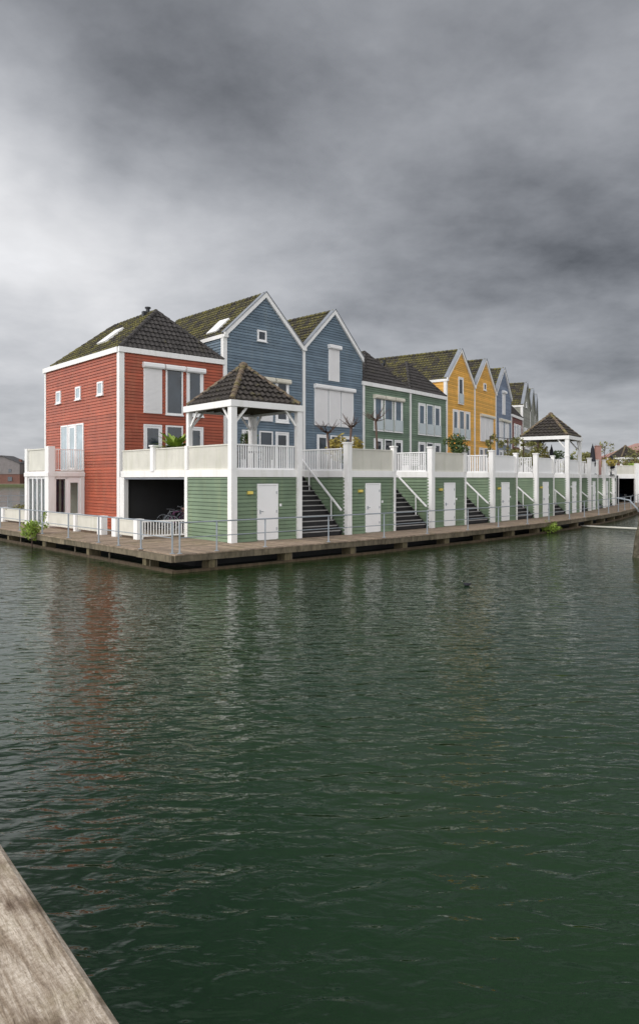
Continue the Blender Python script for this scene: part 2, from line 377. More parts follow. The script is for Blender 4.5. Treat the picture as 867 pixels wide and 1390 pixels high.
def tiles(mb, O, U, V, vmax, L, Rr, tw=.24, th=.31, ns=5, amp=.024, step=.05):
    O, U, V = Vector(O), Vector(U).normalized(), Vector(V).normalized(); Nn = U.cross(V).normalized()
    if Nn.z < 0: Nn = -Nn
    umin, umax = min(L(0), L(vmax)), max(Rr(0), Rr(vmax)); du = tw/ns
    k0, k1 = math.floor(umin/du), math.ceil(umax/du)
    prev = None; v = 0
    while v < vmax-1e-4:
        vt = min(v+th, vmax)
        for vv, base, ed in ((v, -.02, .2), (v, step, 1.0), (vt, 0.0, 0.0)):
            a, b = L(vv), Rr(vv)
            if b < a: a = b = (a+b)/2
            cur = []
            for k in range(k0, k1+1):
                u = min(max(k*du, a), b); ph = (u/tw) % 1.0
                w = amp*math.sin(2*math.pi*ph) + (amp*.5 if ph > .85 else 0)
                off = base+(w if base > -.01 else 0)
                i = mb.vert(tuple(O+U*u+V*vv+Nn*(off+.03))); mb.e[i] = ed*(.35+.65*max(0, math.sin(2*math.pi*ph+.4))); cur.append(i)
            if prev:
                for j in range(len(cur)-1): mb.f.append([prev[j], prev[j+1], cur[j+1], cur[j]])
            prev = cur
        v = vt
def ridge(mb, a, b, r=.11, seg=.36):
    a, b = Vector(a), Vector(b); n = max(1, int((b-a).length/seg)); d = (b-a)/n
    for k in range(n):
        p, q = a+d*k, a+d*(k+1.12); i = len(mb.v); s0 = d.normalized().cross(Vector((0, 0, 1))).normalized(); u = s0.cross(d.normalized())
        for pp, rr in ((p, r*1.22), (q, r*.92)):
            for j in range(7):
                an = math.pi*j/6; m = mb.vert(tuple(pp+s0*math.cos(an)*rr+u*math.sin(an)*rr-u*.02)); mb.e[m] = .55
        for j in range(6): mb.f.append([i+j, i+j+1, i+8+j, i+7+j])
        mb.f.append([i+j for j in range(7)]); mb.f.append([i+7+j for j in range(7)][::-1])
# ------------------------------------------------------------------ layout of the curving row
DECK = .58; FL = 3.17
Y0, PITCH, th, K1, K2 = 24.6492, 5.58808, .7127057, .0517205, -.00108269
P = [((315.5-433.5)/940*Y0, Y0)]; TH = []
for k in range(15):
    TH.append(th); x, y = P[-1]; P.append((x+PITCH*math.cos(th), y+PITCH*math.sin(th))); th += max(K1+K2*k, .035)
EA = rad(132.6)
def off(k, d):
    a = EA if k == 0 else (TH[k-1]+TH[min(k, 14)])/2+math.pi/2
    m = 1.0 if k == 0 else 1/math.cos((TH[min(k, 14)]-TH[k-1])/2)
    return (P[k][0]+d*m*math.cos(a), P[k][1]+d*m*math.sin(a))
D = 8.6; DEPTH = 8.6
Q = [off(k, D) for k in range(15)]; QB = [off(k, D+DEPTH) for k in range(15)]
FE = Frame(P[0][0], P[0][1], EA+math.pi, DECK)      # end wall: x=-t inward, faces -y
NB = 9
Q[1] = (Q[1][0]+(Q[0][0]-Q[1][0])*.03, Q[1][1]+(Q[0][1]-Q[1][1])*.03)
# ------------------------------------------------------------------ water
w = MB()
w.face([(-2500, -60, 0), (2500, -60, 0), (2500, 3500, 0), (-2500, 3500, 0)]); struct(w, 'water', 'water')
b = MB(); b.face([(-2500, -60, -3.0), (2500, -60, -3.0), (2500, 3500, -3.0), (-2500, 3500, -3.0)]); struct(b, 'lake_bed', 'dark_wall')
# ------------------------------------------------------------------ boardwalk: sheet + real planks + beams + piles
def eo(t, s): return FE.w((-t, -s, 0))[:2]             # t inward, s outward from the end wall
front = [off(k, -2.0) for k in range(1, 11)]
c0 = (P[0][0]+2.0*math.sin(TH[0]), P[0][1]-2.0*math.cos(TH[0]))
# corner of the platform: intersection of outer front line and outer left line
def isect(p, d, q, e):
    den = d[0]*e[1]-d[1]*e[0]; t = ((q[0]-p[0])*e[1]-(q[1]-p[1])*e[0])/den; return (p[0]+d[0]*t, p[1]+d[1]*t)
e1 = (math.cos(TH[0]), math.sin(TH[0])); nE = (math.cos(EA), math.sin(EA))
lq = eo(0, 3.5); corner = isect(c0, e1, lq, nE)
leftback = eo(37, 3.5)
backr = [(leftback[0]+e1[0]*80, leftback[1]+e1[1]*80)]
poly = [corner]+front+[(34.5, 62), (60, 75), (90, 110), (70, 140)]+backr+[leftback]
b = MB(); b.prism(poly, .36, .535); struct(b, 'walkway_base', 'beam_wood')
pl = MB()
def planks(a, bb, wdt, inward, skip=0):
    a, bb = Vector(a), Vector(bb); L_ = (bb-a).length; d = (bb-a)/L_; n = int(L_/.15)
    fr = Frame(a.x, a.y, math.atan2(d.y, d.x)); keep = pl.fr; pl.fr = fr
    for k in range(n):
        x = k*L_/n; z = .575+R.uniform(-.004, .006); pl.box(x+.004, x+L_/n-.004, -.10+R.uniform(-.008, .008), wdt, .535, z, R.random())
    pl.fr = keep
edge = [corner]+front[:10]
for i in range(len(edge)-1): planks(edge[i], edge[i+1], 2.02, True)
# left side: planks seen end-on run from the outer edge to the end wall
a_, b_ = eo(38, 3.5), (corner[0]+nE[0]*2.0, corner[1]+nE[1]*2.0)
planks(a_, b_, 3.5, True)
struct(pl, 'walkway', 'deck_wood')
fas = MB(); low = MB(); br = MB()
def edge_run(a, bb, pile_sp, mat_):
    a, bb = Vector(a), Vector(bb); L_ = (bb-a).length; d = (bb-a)/L_; fr = Frame(a.x, a.y, math.atan2(d.y, d.x))
    for m in (fas, low, br): m.fr = fr
    x = 0
    while x < L_-.05:
        xl = min(x+2.9, L_); fas.box(x+.006, xl-.006, -.075+R.uniform(-.012, .012), .02, .335+R.uniform(-.015, .012), .530, R.random()); x = xl
    low.box(0, L_, -.05, .10, -.35, .075+R.uniform(0, .02), R.random())
    n = max(1, round(L_/2.8)); 
    for k in range(n):
        xx = (k+.5)*L_/n; br.box(xx-.02, xx+.02, -.01, .03, .06, .40)
    return fr, L_
piles = []
for i in range(len(edge)-1):
    fr, L_ = edge_run(edge[i], edge[i+1], 2.8, 0)
    n = max(1, round(L_/2.8))
    for k in range(n): piles.append((fr, (k+.45)*L_/n))
frl, Ll = edge_run(a_, corner, 2.8, 0)
for k in range(int(Ll/4.2)): piles.append((frl, Ll-1.8-k*4.2))
struct(fas, 'walkway_fascia', 'beam_wood'); struct(low, 'walkway_waterline_beam', 'wet_wood'); struct(br, 'walkway_brackets', 'beam_wood')
for fr, x in piles:
    m = MB(fr); wd = R.uniform(.10, .15); m.box(x-wd, x+wd, .0, .45, -1.0, .335, R.random())
    fp = fr.w((x, .2, 0)); 
    o = lone(m, 'walkway_pile', 'pile_wood', 'squat timber pile under the walkway edge, one of the matching row', 'pile', Frame(fp[0], fp[1], fr.a, 0), 'piles under the walkway')
q = MB(); ins = [off(k, -.9) for k in range(1, 10)]; cc = isect((P[0][0]+.9*math.sin(TH[0]), P[0][1]-.9*math.cos(TH[0])), e1, eo(0, 2.1), nE)
q.prism([cc]+ins+[(33, 66), off(10, 15)]+[(leftback[0]+e1[0]*30, leftback[1]+e1[1]*30), eo(36, 2.1)], -2, .355); struct(q, 'foundation', 'dark_wall')  # near-black face paints the dark void behind the piles
# ------------------------------------------------------------------ windows
def window(par, fr, x0, x1, z0, z1, y=0.0, kind='glass', gmat='window_glass', box_=False, rail=False, fw=.075, warp=None, mat='white_clean', door=False):
    m = MB(fr, warp); yo, yi = y-.075, y+.02
    m.box(x0, x0+fw, yo, yi, z0, z1); m.box(x1-fw, x1, yo, yi, z0, z1)
    m.box(x0+fw, x1-fw, yo, yi, z1-fw, z1); m.box(x0+fw, x1-fw, yo, yi, z0, z0+fw)
    if kind == 'sash':      # thick opening sash inside the frame
        f2 = .10; a, b2, c, d = x0+fw, x1-fw, z0+fw, z1-fw
        m.box(a+.005, a+f2, yo+.02, yi, c+.005, d-.005); m.box(b2-f2, b2-.005, yo+.02, yi, c+.005, d-.005)
        m.box(a+f2, b2-f2, yo+.02, yi, d-f2, d-.005); m.box(a+f2, b2-f2, yo+.02, yi, c+.005, c+f2)
    if door: m.box(x0+fw, x1-fw, yo+.03, yi, z0+.9, z0+1.0)
    if not door and kind != 'shutter': m.box(x0-.03, x1+.03, yo-.04, yi-.01, z0-.05, z0-.002)
    w_ = m.build('window', mat, par)
    if kind == 'shutter':
        g = MB(fr, warp); n = int((z1-z0-.04)/.055); hh = (z1-z0-.04)/n
        for k in range(n): zz = z0+.02+k*hh; g.box(x0+.03, x1-.03, yo-.014, yi-.03, zz, zz+hh-.007)
        g.build('shutter', 'shutter_white', w_)
    else:
        g = MB(fr, warp); g.box(x0+fw-.01, x1-fw+.01, y-.052, y-.036, z0+fw-.01, z1-fw+.01); g.build('pane', gmat, w_)
    if box_:
        g = MB(fr, warp); g.xprism([(y+.02, z1-.16), (y-.20, z1-.16), (y-.24, z1-.10), (y-.24, z1+.03), (y-.19, z1+.08), (y+.02, z1+.08)], x0-.06, x1+.06); g.build('shutter_box', 'cream_box' if box_ == 2 else 'white_clean', w_)
    if rail:
        g = MB(fr, warp); g.box(x0+.02, x1-.02, yo-.045, yo-.025, z0+.05, z0+.75); g.build('glass_guard', 'frosted_guard', w_)
    return w_
paint('blue_glass', (.085, .125, .16), (.03, .04, .05), .8, .07, .3, .8)
paint('curtain_sky_glass', (.30, .37, .40), (.2, .25, .28), .4, .08, .25, .8)  # pale blue: curtains plus bright sky reflection put into the pane colour
paint('frosted_guard', (.50, .55, .56), (.4, .4, .4), .1, .25, .05)
# ------------------------------------------------------------------ houses
EAVE_H, EAVE_G, PEAK, HIP = 8.76, 10.06, 12.52, 11.1
ROWX = ((1.13, 2.05), (2.25, 3.15), (3.35, 4.27))
HP = [ # paint, type, label, windows: upper row kinds, boxes, gable window
 ('red_paint', 'hip', 'red timber house with a mossy hipped roof, nearest house standing at the water corner'),
 ('blue_paint', 'gable', 'slate blue gabled house with one small square window under its peak, beside red house'),
 ('blue_paint', 'gable', 'slate blue gabled house with a tall closed white shutter high in its gable'),
 ('green_paint', 'hip', 'green house with shutter boxes over its windows, directly right of the two blue gables'),
 ('green_paint', 'hip', 'green house with plain white windows, touching the first orange gabled house'),
 ('orange_paint', 'gable', 'orange gabled house with a tall narrow glass window high in its gable'),
 ('orange_paint', 'gable', 'orange gabled house with a tiny square window high in its gable and closed shutters below'),
 ('pale_blue_paint', 'gable', 'narrow blue gabled house between the orange gables and the dark red house'),
 ('dark_red', 'hip', 'dark red low house squeezed between the blue gable and the grey gables'),
 ('grey_paint', 'gable', 'pale grey gabled house with a mossy roof, rising behind the dark red house'),
 ('grey_paint', 'gable', 'second grey gable from the front, showing only a sliver behind the first grey house'),
 ('grey_paint', 'gable', 'farthest grey gabled house at the very end of the visible row'),
 ('grey_paint', 'gable', 'grey gabled house hidden almost wholly behind the last grey gables')]
paint('dark_red', (.20, .06, .045), (.2, .1, .1), .3)
def house(k):
    mat, typ, label = HP[k]
    dx, dy = Q[k+1][0]-Q[k][0], Q[k+1][1]-Q[k][1]; wd = math.hypot(dx, dy); ang = math.atan2(dy, dx)
    F = Frame(Q[k][0], Q[k][1], ang, DECK)
    bl, brr = F.inv((QB[k][0], QB[k][1], 0)), F.inv((QB[k+1][0], QB[k+1][1], 0))
    kl, kr = bl[0]/bl[1], (wd-brr[0])/brr[1]
    def wp(p):
        x, y, z = p; yy = max(0, y); return (x+yy*(kl*(1-x/wd)-kr*(x/wd)), y, z)
    H = thing('timber_house', label, 'house', F, 'houses in the curving waterside row')
    ez = EAVE_H if typ == 'hip' else EAVE_G; fine = k <= 4
    z0 = DECK; g = .02; hw = wd/2
    # wall body + lapped boards
    m = MB(F, wp)
    if typ == 'hip':
        m.box(g+.02, wd-g-.02, .02, DEPTH-.02, z0, ez-.08)
        lap(m, g, wd-g, z0, ez-.1, 0.0); lap(m, 0.1, DEPTH, z0, ez-.1, wd-g, '+x')
        if k: lap(m, 0.1, DEPTH, z0, ez-.1, g, '-x')
    else:
        sl = (PEAK-ez)/hw; body = [(g+.02, z0), (wd-g-.02, z0), (wd-g-.02, ez-.05), (hw, PEAK-.1), (g+.02, ez-.05)]
        m.yprism(body, .02, DEPTH-.02)
        lap(m, lambda z: g if z < ez else g+(z-ez)/sl, lambda z: wd-g if z < ez else wd-g-(z-ez)/sl, z0, PEAK-.12, 0.0)
        lap(m, 0.1, DEPTH, z0, ez-.12, g, '-x'); lap(m, .1, DEPTH, z0, ez-.12, wd-g, '+x')
    if k == 0:
        wl = MB(FE); lap(wl, -D-DEPTH+.05, -D-.05, z0, ez-.1, 0.0); off0 = len(m.v); m.r.update({i+off0: q for i, q in wl.r.items()}); m.v += wl.v; m.f += [[i+off0 for i in f_] for f_ in wl.f]
    m.build('wall', mat, H)
    # corner boards
    cb = MB(F, wp)
    cw = .19
    cb.box(-.05 if k == 0 else .0, cw-.0, -.055, .10, z0, ez-.02)
    if k in (0,): cb.box(-.055, .0, -.05, .19, z0, ez-.02)
    if typ == 'gable' and HP[k-1][1] == 'hip': cb.box(-.04, .0, -.05, .17, EAVE_H-1, ez-.03)
    cb.build('corner_board', 'white_paint', H)
    if k == 0:
        c2 = MB(FE); c2.box(-D-DEPTH-.03, -D-DEPTH+.14, -.05, .05, z0, ez-.02); c2.build('corner_board', 'white_paint', H)
    rm_side = 'roof_mossy'; over = .0
    if typ == 'hip':
        fa = MB(F, wp); fa.box(-.09, wd+ .0, -.13, .0, ez-.22, ez+.02); fb_ = MB(F, wp); fb_.box(.02, wd-.02, DEPTH, DEPTH+.1, ez-.22, ez+.02); fb_.build('fascia', 'white_paint', H)
        if k and HP[k-1][1] == 'hip': pass
        fa.build('fascia', 'white_paint', H)
        if k == 0:
            f2 = MB(FE); f2.box(-D-DEPTH-.1, -D-.08, -.12, .0, ez-.22, ez+.02); f2.build('fascia', 'white_paint', H)
        # flat gutter ledge, then the hipped roof
        led = MB(F, wp); led.box(-.05, wd-.03, -.10, DEPTH, ez-.06, ez+.005); led.build('gutter', 'lead', H)
        zi = ez+.02; ya, yb, back = -.02, 1.75, DEPTH-.75; rb = back-1.35; rz = HIP-zi
        sl_side = math.hypot(hw, rz); sl_f = math.hypot(yb-ya, rz); sl_b = math.hypot(back-rb, rz)
        rf = MB(F, wp); tiles(rf, (0, ya, zi), (1, 0, 0), (0, yb-ya, rz), sl_f, lambda v: hw*v/sl_f, lambda v: wd-hw*v/sl_f)
        ridge(rf, (0, ya, zi), (hw, yb, HIP)); ridge(rf, (wd, ya, zi), (hw, yb, HIP))
        r1 = rf.build('roof', 'roof_dark', H)
        rs = MB(F, wp)
        tiles(rs, (0, ya, zi), (0, 1, 0), (hw, 0, rz), sl_side, lambda v: (yb-ya)*v/sl_side, lambda v: (back-ya)-(back-rb)*v/sl_side)
        tiles(rs, (wd, ya, zi), (0, 1, 0), (-hw, 0, rz), sl_side, lambda v: (yb-ya)*v/sl_side, lambda v: (back-ya)-(back-rb)*v/sl_side)
        tiles(rs, (0, back, zi), (1, 0, 0), (0, rb-back, rz), sl_b, lambda v: hw*v/sl_b, lambda v: wd-hw*v/sl_b)
        ridge(rs, (hw, yb, HIP), (hw, rb, HIP)); ridge(rs, (0, back, zi), (hw, rb, HIP)); ridge(rs, (wd, back, zi), (hw, rb, HIP))
        r2 = rs.build('roof', 'roof_mossy' if k == 0 else 'roof_slope_mossy', H)
        if k == 0:
            # roof light on the mossy left slope, near the front hip
            uv = Vector((hw, 0, rz)).normalized(); nn = Vector((-rz, 0, hw)).normalized(); o_ = Vector((0, 0, zi))
            def sp(y, v, n): return tuple(o_+Vector((0, y, 0))+uv*v+nn*n)
            s1 = MB(F, wp); 
            for a1, a2, v1, v2 in ((3.05, 3.15, 1.05, 2.3), (3.85, 3.95, 1.05, 2.3), (3.15, 3.85, 1.05, 1.15), (3.15, 3.85, 2.2, 2.3)):
                i = len(s1.v)
                for n_ in (.02, .15):
                    for (yy, vv) in ((a1, v1), (a2, v1), (a2, v2), (a1, v2)): s1.vert(sp(yy, vv, n_))
                for f_ in ((0, 3, 2, 1), (4, 5, 6, 7), (0, 1, 5, 4), (1, 2, 6, 5), (2, 3, 7, 6), (3, 0, 4, 7)): s1.f.append([i+q_ for q_ in f_])
            sk = s1.build('roof_window', 'white_clean', H)
            s2 = MB(F, wp); s2.face([sp(3.15, 1.15, .13), sp(3.85, 1.15, .13), sp(3.85, 2.2, .13), sp(3.15, 2.2, .13)]); s2.build('pane', 'white_clean', sk)
        ch = MB(F, wp); cy = 2.6 if k == 0 else 3.6; ch.tube([(hw, cy, HIP-.1), (hw, cy, HIP+.30)], .10); ch.tube([(hw, cy, HIP+.30), (hw, cy, HIP+.36)], .15); ch.box(hw-.28, hw-.12, cy-.1, cy+.1, HIP-.15, HIP+.12)
        ch.build('vent_pipe', 'dark_metal' if k != 3 else 'steel_blue', H)
    else:
        sl_ = math.hypot(hw+.0, PEAK-ez); ux = (hw)/sl_; uz = (PEAK-ez)/sl_
        rs = MB(F, wp)
        tiles(rs, (0, -.05, ez+.02), (0, 1, 0), (hw, 0, PEAK-ez), sl_, lambda v: 0, lambda v: DEPTH+.1)
        tiles(rs, (wd, -.05, ez+.02), (0, 1, 0), (-hw, 0, PEAK-ez), sl_, lambda v: 0, lambda v: DEPTH+.1)
        ridge(rs, (hw, -.05, PEAK+.04), (hw, DEPTH, PEAK+.04)); rs.build('roof', 'roof_mossy', H)
        # barge boards
        for sx in (0, 1):
            X = (lambda x: x) if sx == 0 else (lambda x: wd-x)
            bb_ = MB(F, wp); bw = .30
            p = [(X(-.0), ez-.10), (X(hw), PEAK-.10+.02), (X(hw), PEAK+.14), (X(-.0), ez+.12)]
            nn = bw*ux
            p = [(X(0), ez+.12), (X(hw), PEAK+.13), (X(hw), PEAK+.13-nn*1.25), (X(0), ez+.12-nn*1.25)]
            bb_.yprism(p, -.13, .02); bb_.build('barge_board', 'white_paint' if k < 9 else 'grey_paint', H)
            lc = MB(F, wp); p = [(X(0), ez+.125), (X(hw), PEAK+.135), (X(hw), PEAK+.185), (X(0), ez+.175)]
            lc.yprism(p, -.16, .16); lc.build('verge_flashing', 'lead', H)
        gf = MB(F, wp); gf.box(-.07, .0, .0, DEPTH, ez-.16, ez+.03); gf.build('fascia', 'white_paint', H); gf = MB(F, wp); gf.box(-.04, .22, -.14, .02, ez-.13, ez+.02); gf.build('fascia', 'white_paint', H)
        if k == 1:
            uv = Vector((hw, 0, PEAK-ez)).normalized(); nn = Vector((-(PEAK-ez), 0, hw)).normalized(); o_ = Vector((0, 0, ez))
            def sp(y, v, n): return tuple(o_+Vector((0, y, 0))+uv*v+nn*n)
            s1 = MB(F, wp)
            for a1, a2, v1, v2 in ((.95, 1.05, .35, 1.55), (1.75, 1.85, .35, 1.55), (1.05, 1.75, .35, .45), (1.05, 1.75, 1.45, 1.55)):
                i = len(s1.v)
                for n_ in (.02, .16):
                    for (yy, vv) in ((a1, v1), (a2, v1), (a2, v2), (a1, v2)): s1.vert(sp(yy, vv, n_))
                for f_ in ((0, 3, 2, 1), (4, 5, 6, 7), (0, 1, 5, 4), (1, 2, 6, 5), (2, 3, 7, 6), (3, 0, 4, 7)): s1.f.append([i+q_ for q_ in f_])
            sk = s1.build('roof_window', 'white_clean', H)
            s2 = MB(F, wp); s2.face([sp(1.05, .45, .14), sp(1.75, .45, .14), sp(1.75, 1.45, .14), sp(1.05, 1.45, .14)]); s2.build('pane', 'white_clean', sk)
        if k in (2, 5, 7): window(H, F, 2.1, 3.0, 8.5, 10.5, kind='shutter' if k in (2, 7) else 'sash', box_=(1 if k in (2, 7) else 0), rail=(k == 5))
        elif k in (1, 6, 9): window(H, F, 2.12, 2.72, 10.05, 10.62, kind='glass', fw=.09)
    # upper row (first floor) and the doors on the terrace
    if k <= 9:
        kinds = {0: ('shutter', 'glass', 'sash'), 1: ('shutter', 'shutter', 'sash'), 2: ('shutter',)*3, 3: ('sash', 'glass', 'sash'), 4: ('sash', 'glass', 'sash'), 5: ('sash', 'glass', 'sash'), 6: ('shutter',)*3, 7: ('shutter', 'sash', 'shutter')}.get(k, ('sash', 'glass', 'sash'))
        for i, (xa, xb) in enumerate(ROWX):
            if k == 2: xa, xb = ((.93, 2.02), (2.1, 3.12), (3.2, 4.25))[i]
            if k == 6: xa, xb = ((1.35, 2.35), (2.4, 3.4), (3.45, 4.45))[i]
            bx = 1 if k in (0, 2) else (2 if k in (1, 3, 6, 7) else 0)
            window(H, F, xa, xb, 5.88, 8.12 if k < 3 else 8.0, kind=kinds[i], gmat='blue_glass' if k > 2 else 'window_glass', box_=bx, rail=(k in (3, 4, 5) and kinds[i] != 'shutter'))
        for i, (xa, xb) in enumerate(ROWX):
            window(H, F, xa, xb, FL+.08, 5.37, kind='sash' if i != 1 else 'glass', door=(i != 1))
    # ---- extras of the red corner house: small windows, tall balcony doors on the end wall
    if k == 0:
        for t0 in (1.6, 4.05, 6.45): window(H, FE, -D-t0-.58, -D-t0, 6.77, 7.40, kind='glass', gmat='curtain_sky_glass', fw=.085)
        t0, t1 = 12.35-.02, 14.9
        for i, (ta, tb) in enumerate(((3.70, 4.55), (4.6, 5.5), (5.55, 6.4))):
            window(H, FE, -D-tb, -D-ta, 3.25, 5.58, kind='sash' if i == 1 else 'glass', gmat='curtain_sky_glass', door=(i == 1))
    return H, F, wp
houses = [house(k) for k in range(13)]
# ------------------------------------------------------------------ glazed bay on the end wall of the red house (part of it)
RH = houses[0][0]
def bay_window():
    x0, x1, yo = -15.25, -12.25, -1.75
    fr2 = Frame(*FE.w((x1, yo, 0))[:2], FE.a+math.pi/2, 0)          # side wall facing the camera
    m = MB(FE)
    m.box(x0, x1, yo, 0, 2.95, 3.22); m.box(x0-.05, x1+.05, yo-.06, 0, 2.98, 3.16)
    m.box(x1-.42, x1+.03, yo-.03, yo+.28, DECK, 4.40); m.box(x0-.03, x0+.28, yo-.03, yo+.25, DECK, 4.36)
    m.box(x1-.12, x1+.02, -.20, -.03, DECK, 2.95)
    m.box(x0, x1, yo, 0, DECK, DECK+.06)
    par = m.build('glazed_bay', 'white_paint', RH)
    # outer glazing, four narrow lights
    a = x0+.30; bx = x1-.44; n = 4; st = (bx-a)/n
    fm = MB(FE); gm = MB(FE)
    fm.box(a, bx, yo+.04, yo+.12, 2.87, 2.95); fm.box(a, bx, yo+.04, yo+.12, DECK+.06, DECK+.14)
    for i in range(n+1): fm.box(a+i*st-.05, a+i*st+.05, yo+.035, yo+.125, DECK+.06, 2.95)
    gm.box(a, bx, yo+.07, yo+.085, DECK+.14, 2.87)
    fm2 = MB(fr2); g2 = MB(fr2)
    fm2.box(.30, .36, .04, .12, DECK+.06, 2.93); fm2.box(.80, .92, .04, .12, DECK+.06, 2.93); fm2.box(.30, 1.6, .04, .12, 2.85, 2.94); fm2.box(.92, 1.04, .02, .10, DECK+.1, 2.85); fm2.box(1.42, 1.56, .02, .10, DECK+.1, 2.85); fm2.box(1.04, 1.42, .02, .10, 2.68, 2.85); fm2.box(1.04, 1.42, .02, .1, DECK+.1, DECK+.45); fm2.box(.36, .80, .04, .12, DECK+.06, DECK+.5)
    g2.box(.36, .80, .07, .085, DECK+.5, 2.86); g2.box(1.04, 1.42, .05, .065, DECK+.45, 2.68)
    for mb_, nm, mt in ((fm, 'glazing_bars', 'white_clean'), (fm2, 'glazed_door', 'white_clean')): mb_.build(nm, mt, par)
    gm.build('pane', 'clear_glass', par); g2.build('pane', 'clear_glass', par)
    cu = MB(fr2)
    for i in range(5): cu.box(.38+i*.03, .40+i*.03+.02, .16+.02*(i % 2), .19+.02*(i % 2), 1.0+i*.05, 2.85)
    for i in range(4): cu.box(.66+i*.03, .68+i*.03+.02, .16+.02*(i % 2), .19+.02*(i % 2), DECK+.1, 2.85)
    cu.build('curtain', 'curtain_dark', par)
    cu = MB(fr2)
    for i in range(4): cu.box(.56+i*.025, .58+i*.025+.01, .20+.02*(i % 2), .22+.02*(i % 2), DECK+.1, 2.85)
    cu.build('curtain', 'curtain_cream', par)
    bk = MB(FE); bk.box(x0+.1, x1-.14, -.10, -.05, DECK+.06, 2.94); bk.build('inner_wall', 'curtain_cream', par)
    # balcony parapet (outer, boarded) and railing (side)
    pp = MB(FE)
    n = 22; st = (x1-.45-(x0+.28))/n
    for i in range(n): pp.box(x0+.28+i*st+.003, x0+.28+(i+1)*st-.003, yo+.06, yo+.10, 3.24, 4.26)
    pp.box(x0+.25, x1-.42, yo+.02, yo+.14, 4.26, 4.32); pp.build('balcony_parapet', 'panel_white', par)
    rl = MB(fr2); rl.box(.28, 1.78, .03, .07, 4.24, 4.28); rl.box(.28, 1.78, .03, .07, 3.28, 3.31)
    for i in range(13): rl.box(.34+i*.115, .365+i*.115, .04, .06, 3.3, 4.25)
    rl.build('balcony_railing', 'white_clean', par)
    mo = MB(FE); mo.box(x0+.3, x1-.02, yo+.05, 0, 3.222, 3.25); mo.build('balcony_floor', 'deck_wood', par)
bay_window()
# ------------------------------------------------------------------ terrace: slab, back wall (structure), storerooms, stairs
tb = MB()
for k in range(NB):
    F = Frame(P[k][0], P[k][1], TH[k]); 
    qa, qb = F.inv((*Q[k], 0)), F.inv((*Q[k+1], 0)); a3, b3 = off(k, 3.0), off(k+1, 3.0); a3, b3 = F.inv((*a3, 0)), F.inv((*b3, 0))
    tb.fr = F
    tb.prism([(-.05 if k else .05, .02), (2.98, .02), (2.98, a3[1]), (a3[0]+(.0 if k else .05), a3[1])], 2.95, FL)
    tb.prism([(a3[0], a3[1]+.002), (2.98, a3[1]+.002), (b3[0], b3[1]), (qb[0], qb[1]-.05), (qa[0]+.03, qa[1]-.05)], 2.95, FL)
    tb.prism([(a3[0], a3[1]+.06), (b3[0], b3[1]+.06), (b3[0], b3[1]+.16), (a3[0], a3[1]+.16)], DECK, 2.95)
far = [off(k, .05) for k in range(9, 15)]+[off(k, D-.05) for k in range(14, 8, -1)]
tb.fr = WORLD; tb.prism([far[0]]+far[1:], 2.95, FL)
struct(tb, 'terrace_slab', 'dark_wall')
def parapet(mb, x0, x1, fr, y=.04, style='solid', z1=4.12, sp=.105):
    mb.fr = fr
    mb.box(x0, x1, y-.03, y+.06, z1-.05, z1); mb.box(x0, x1, y-.01, y+.04, FL+.03, FL+.09)
    n = max(1, round((x1-x0)/sp)); st = (x1-x0)/n; wdt = .052 if style == 'open' else st-.012
    for i in range(n): c = x0+(i+.5)*st; mb.box(c-wdt/2, c+wdt/2, y, y+.022, FL+.09, z1-.05)
def cap_post(mb, x, y, w_, z0, z1, cap=True):
    mb.box(x-w_/2, x+w_/2, y-w_/2, y+w_/2, z0, z1)
    if cap: mb.box(x-w_/2-.035, x+w_/2+.035, y-w_/2-.035, y+w_/2+.035, z1, z1+.06)
ORD = ['corner', 'second', 'third', 'fourth', 'fifth', 'sixth', 'seventh', 'eighth', 'last']
STYLE = ['open', 'slat', 'solid', 'solid', 'solid', 'solid', 'solid', 'solid', 'solid']
EXTRA = ['under the first tiled pavilion', 'below the bare pruned trees', 'below the round green shrub', 'below the vine pergola', 'just left of the second pavilion',
         'under the second tiled pavilion', 'just right of the second pavilion', 'near the far end', 'beside the far dark garage opening']
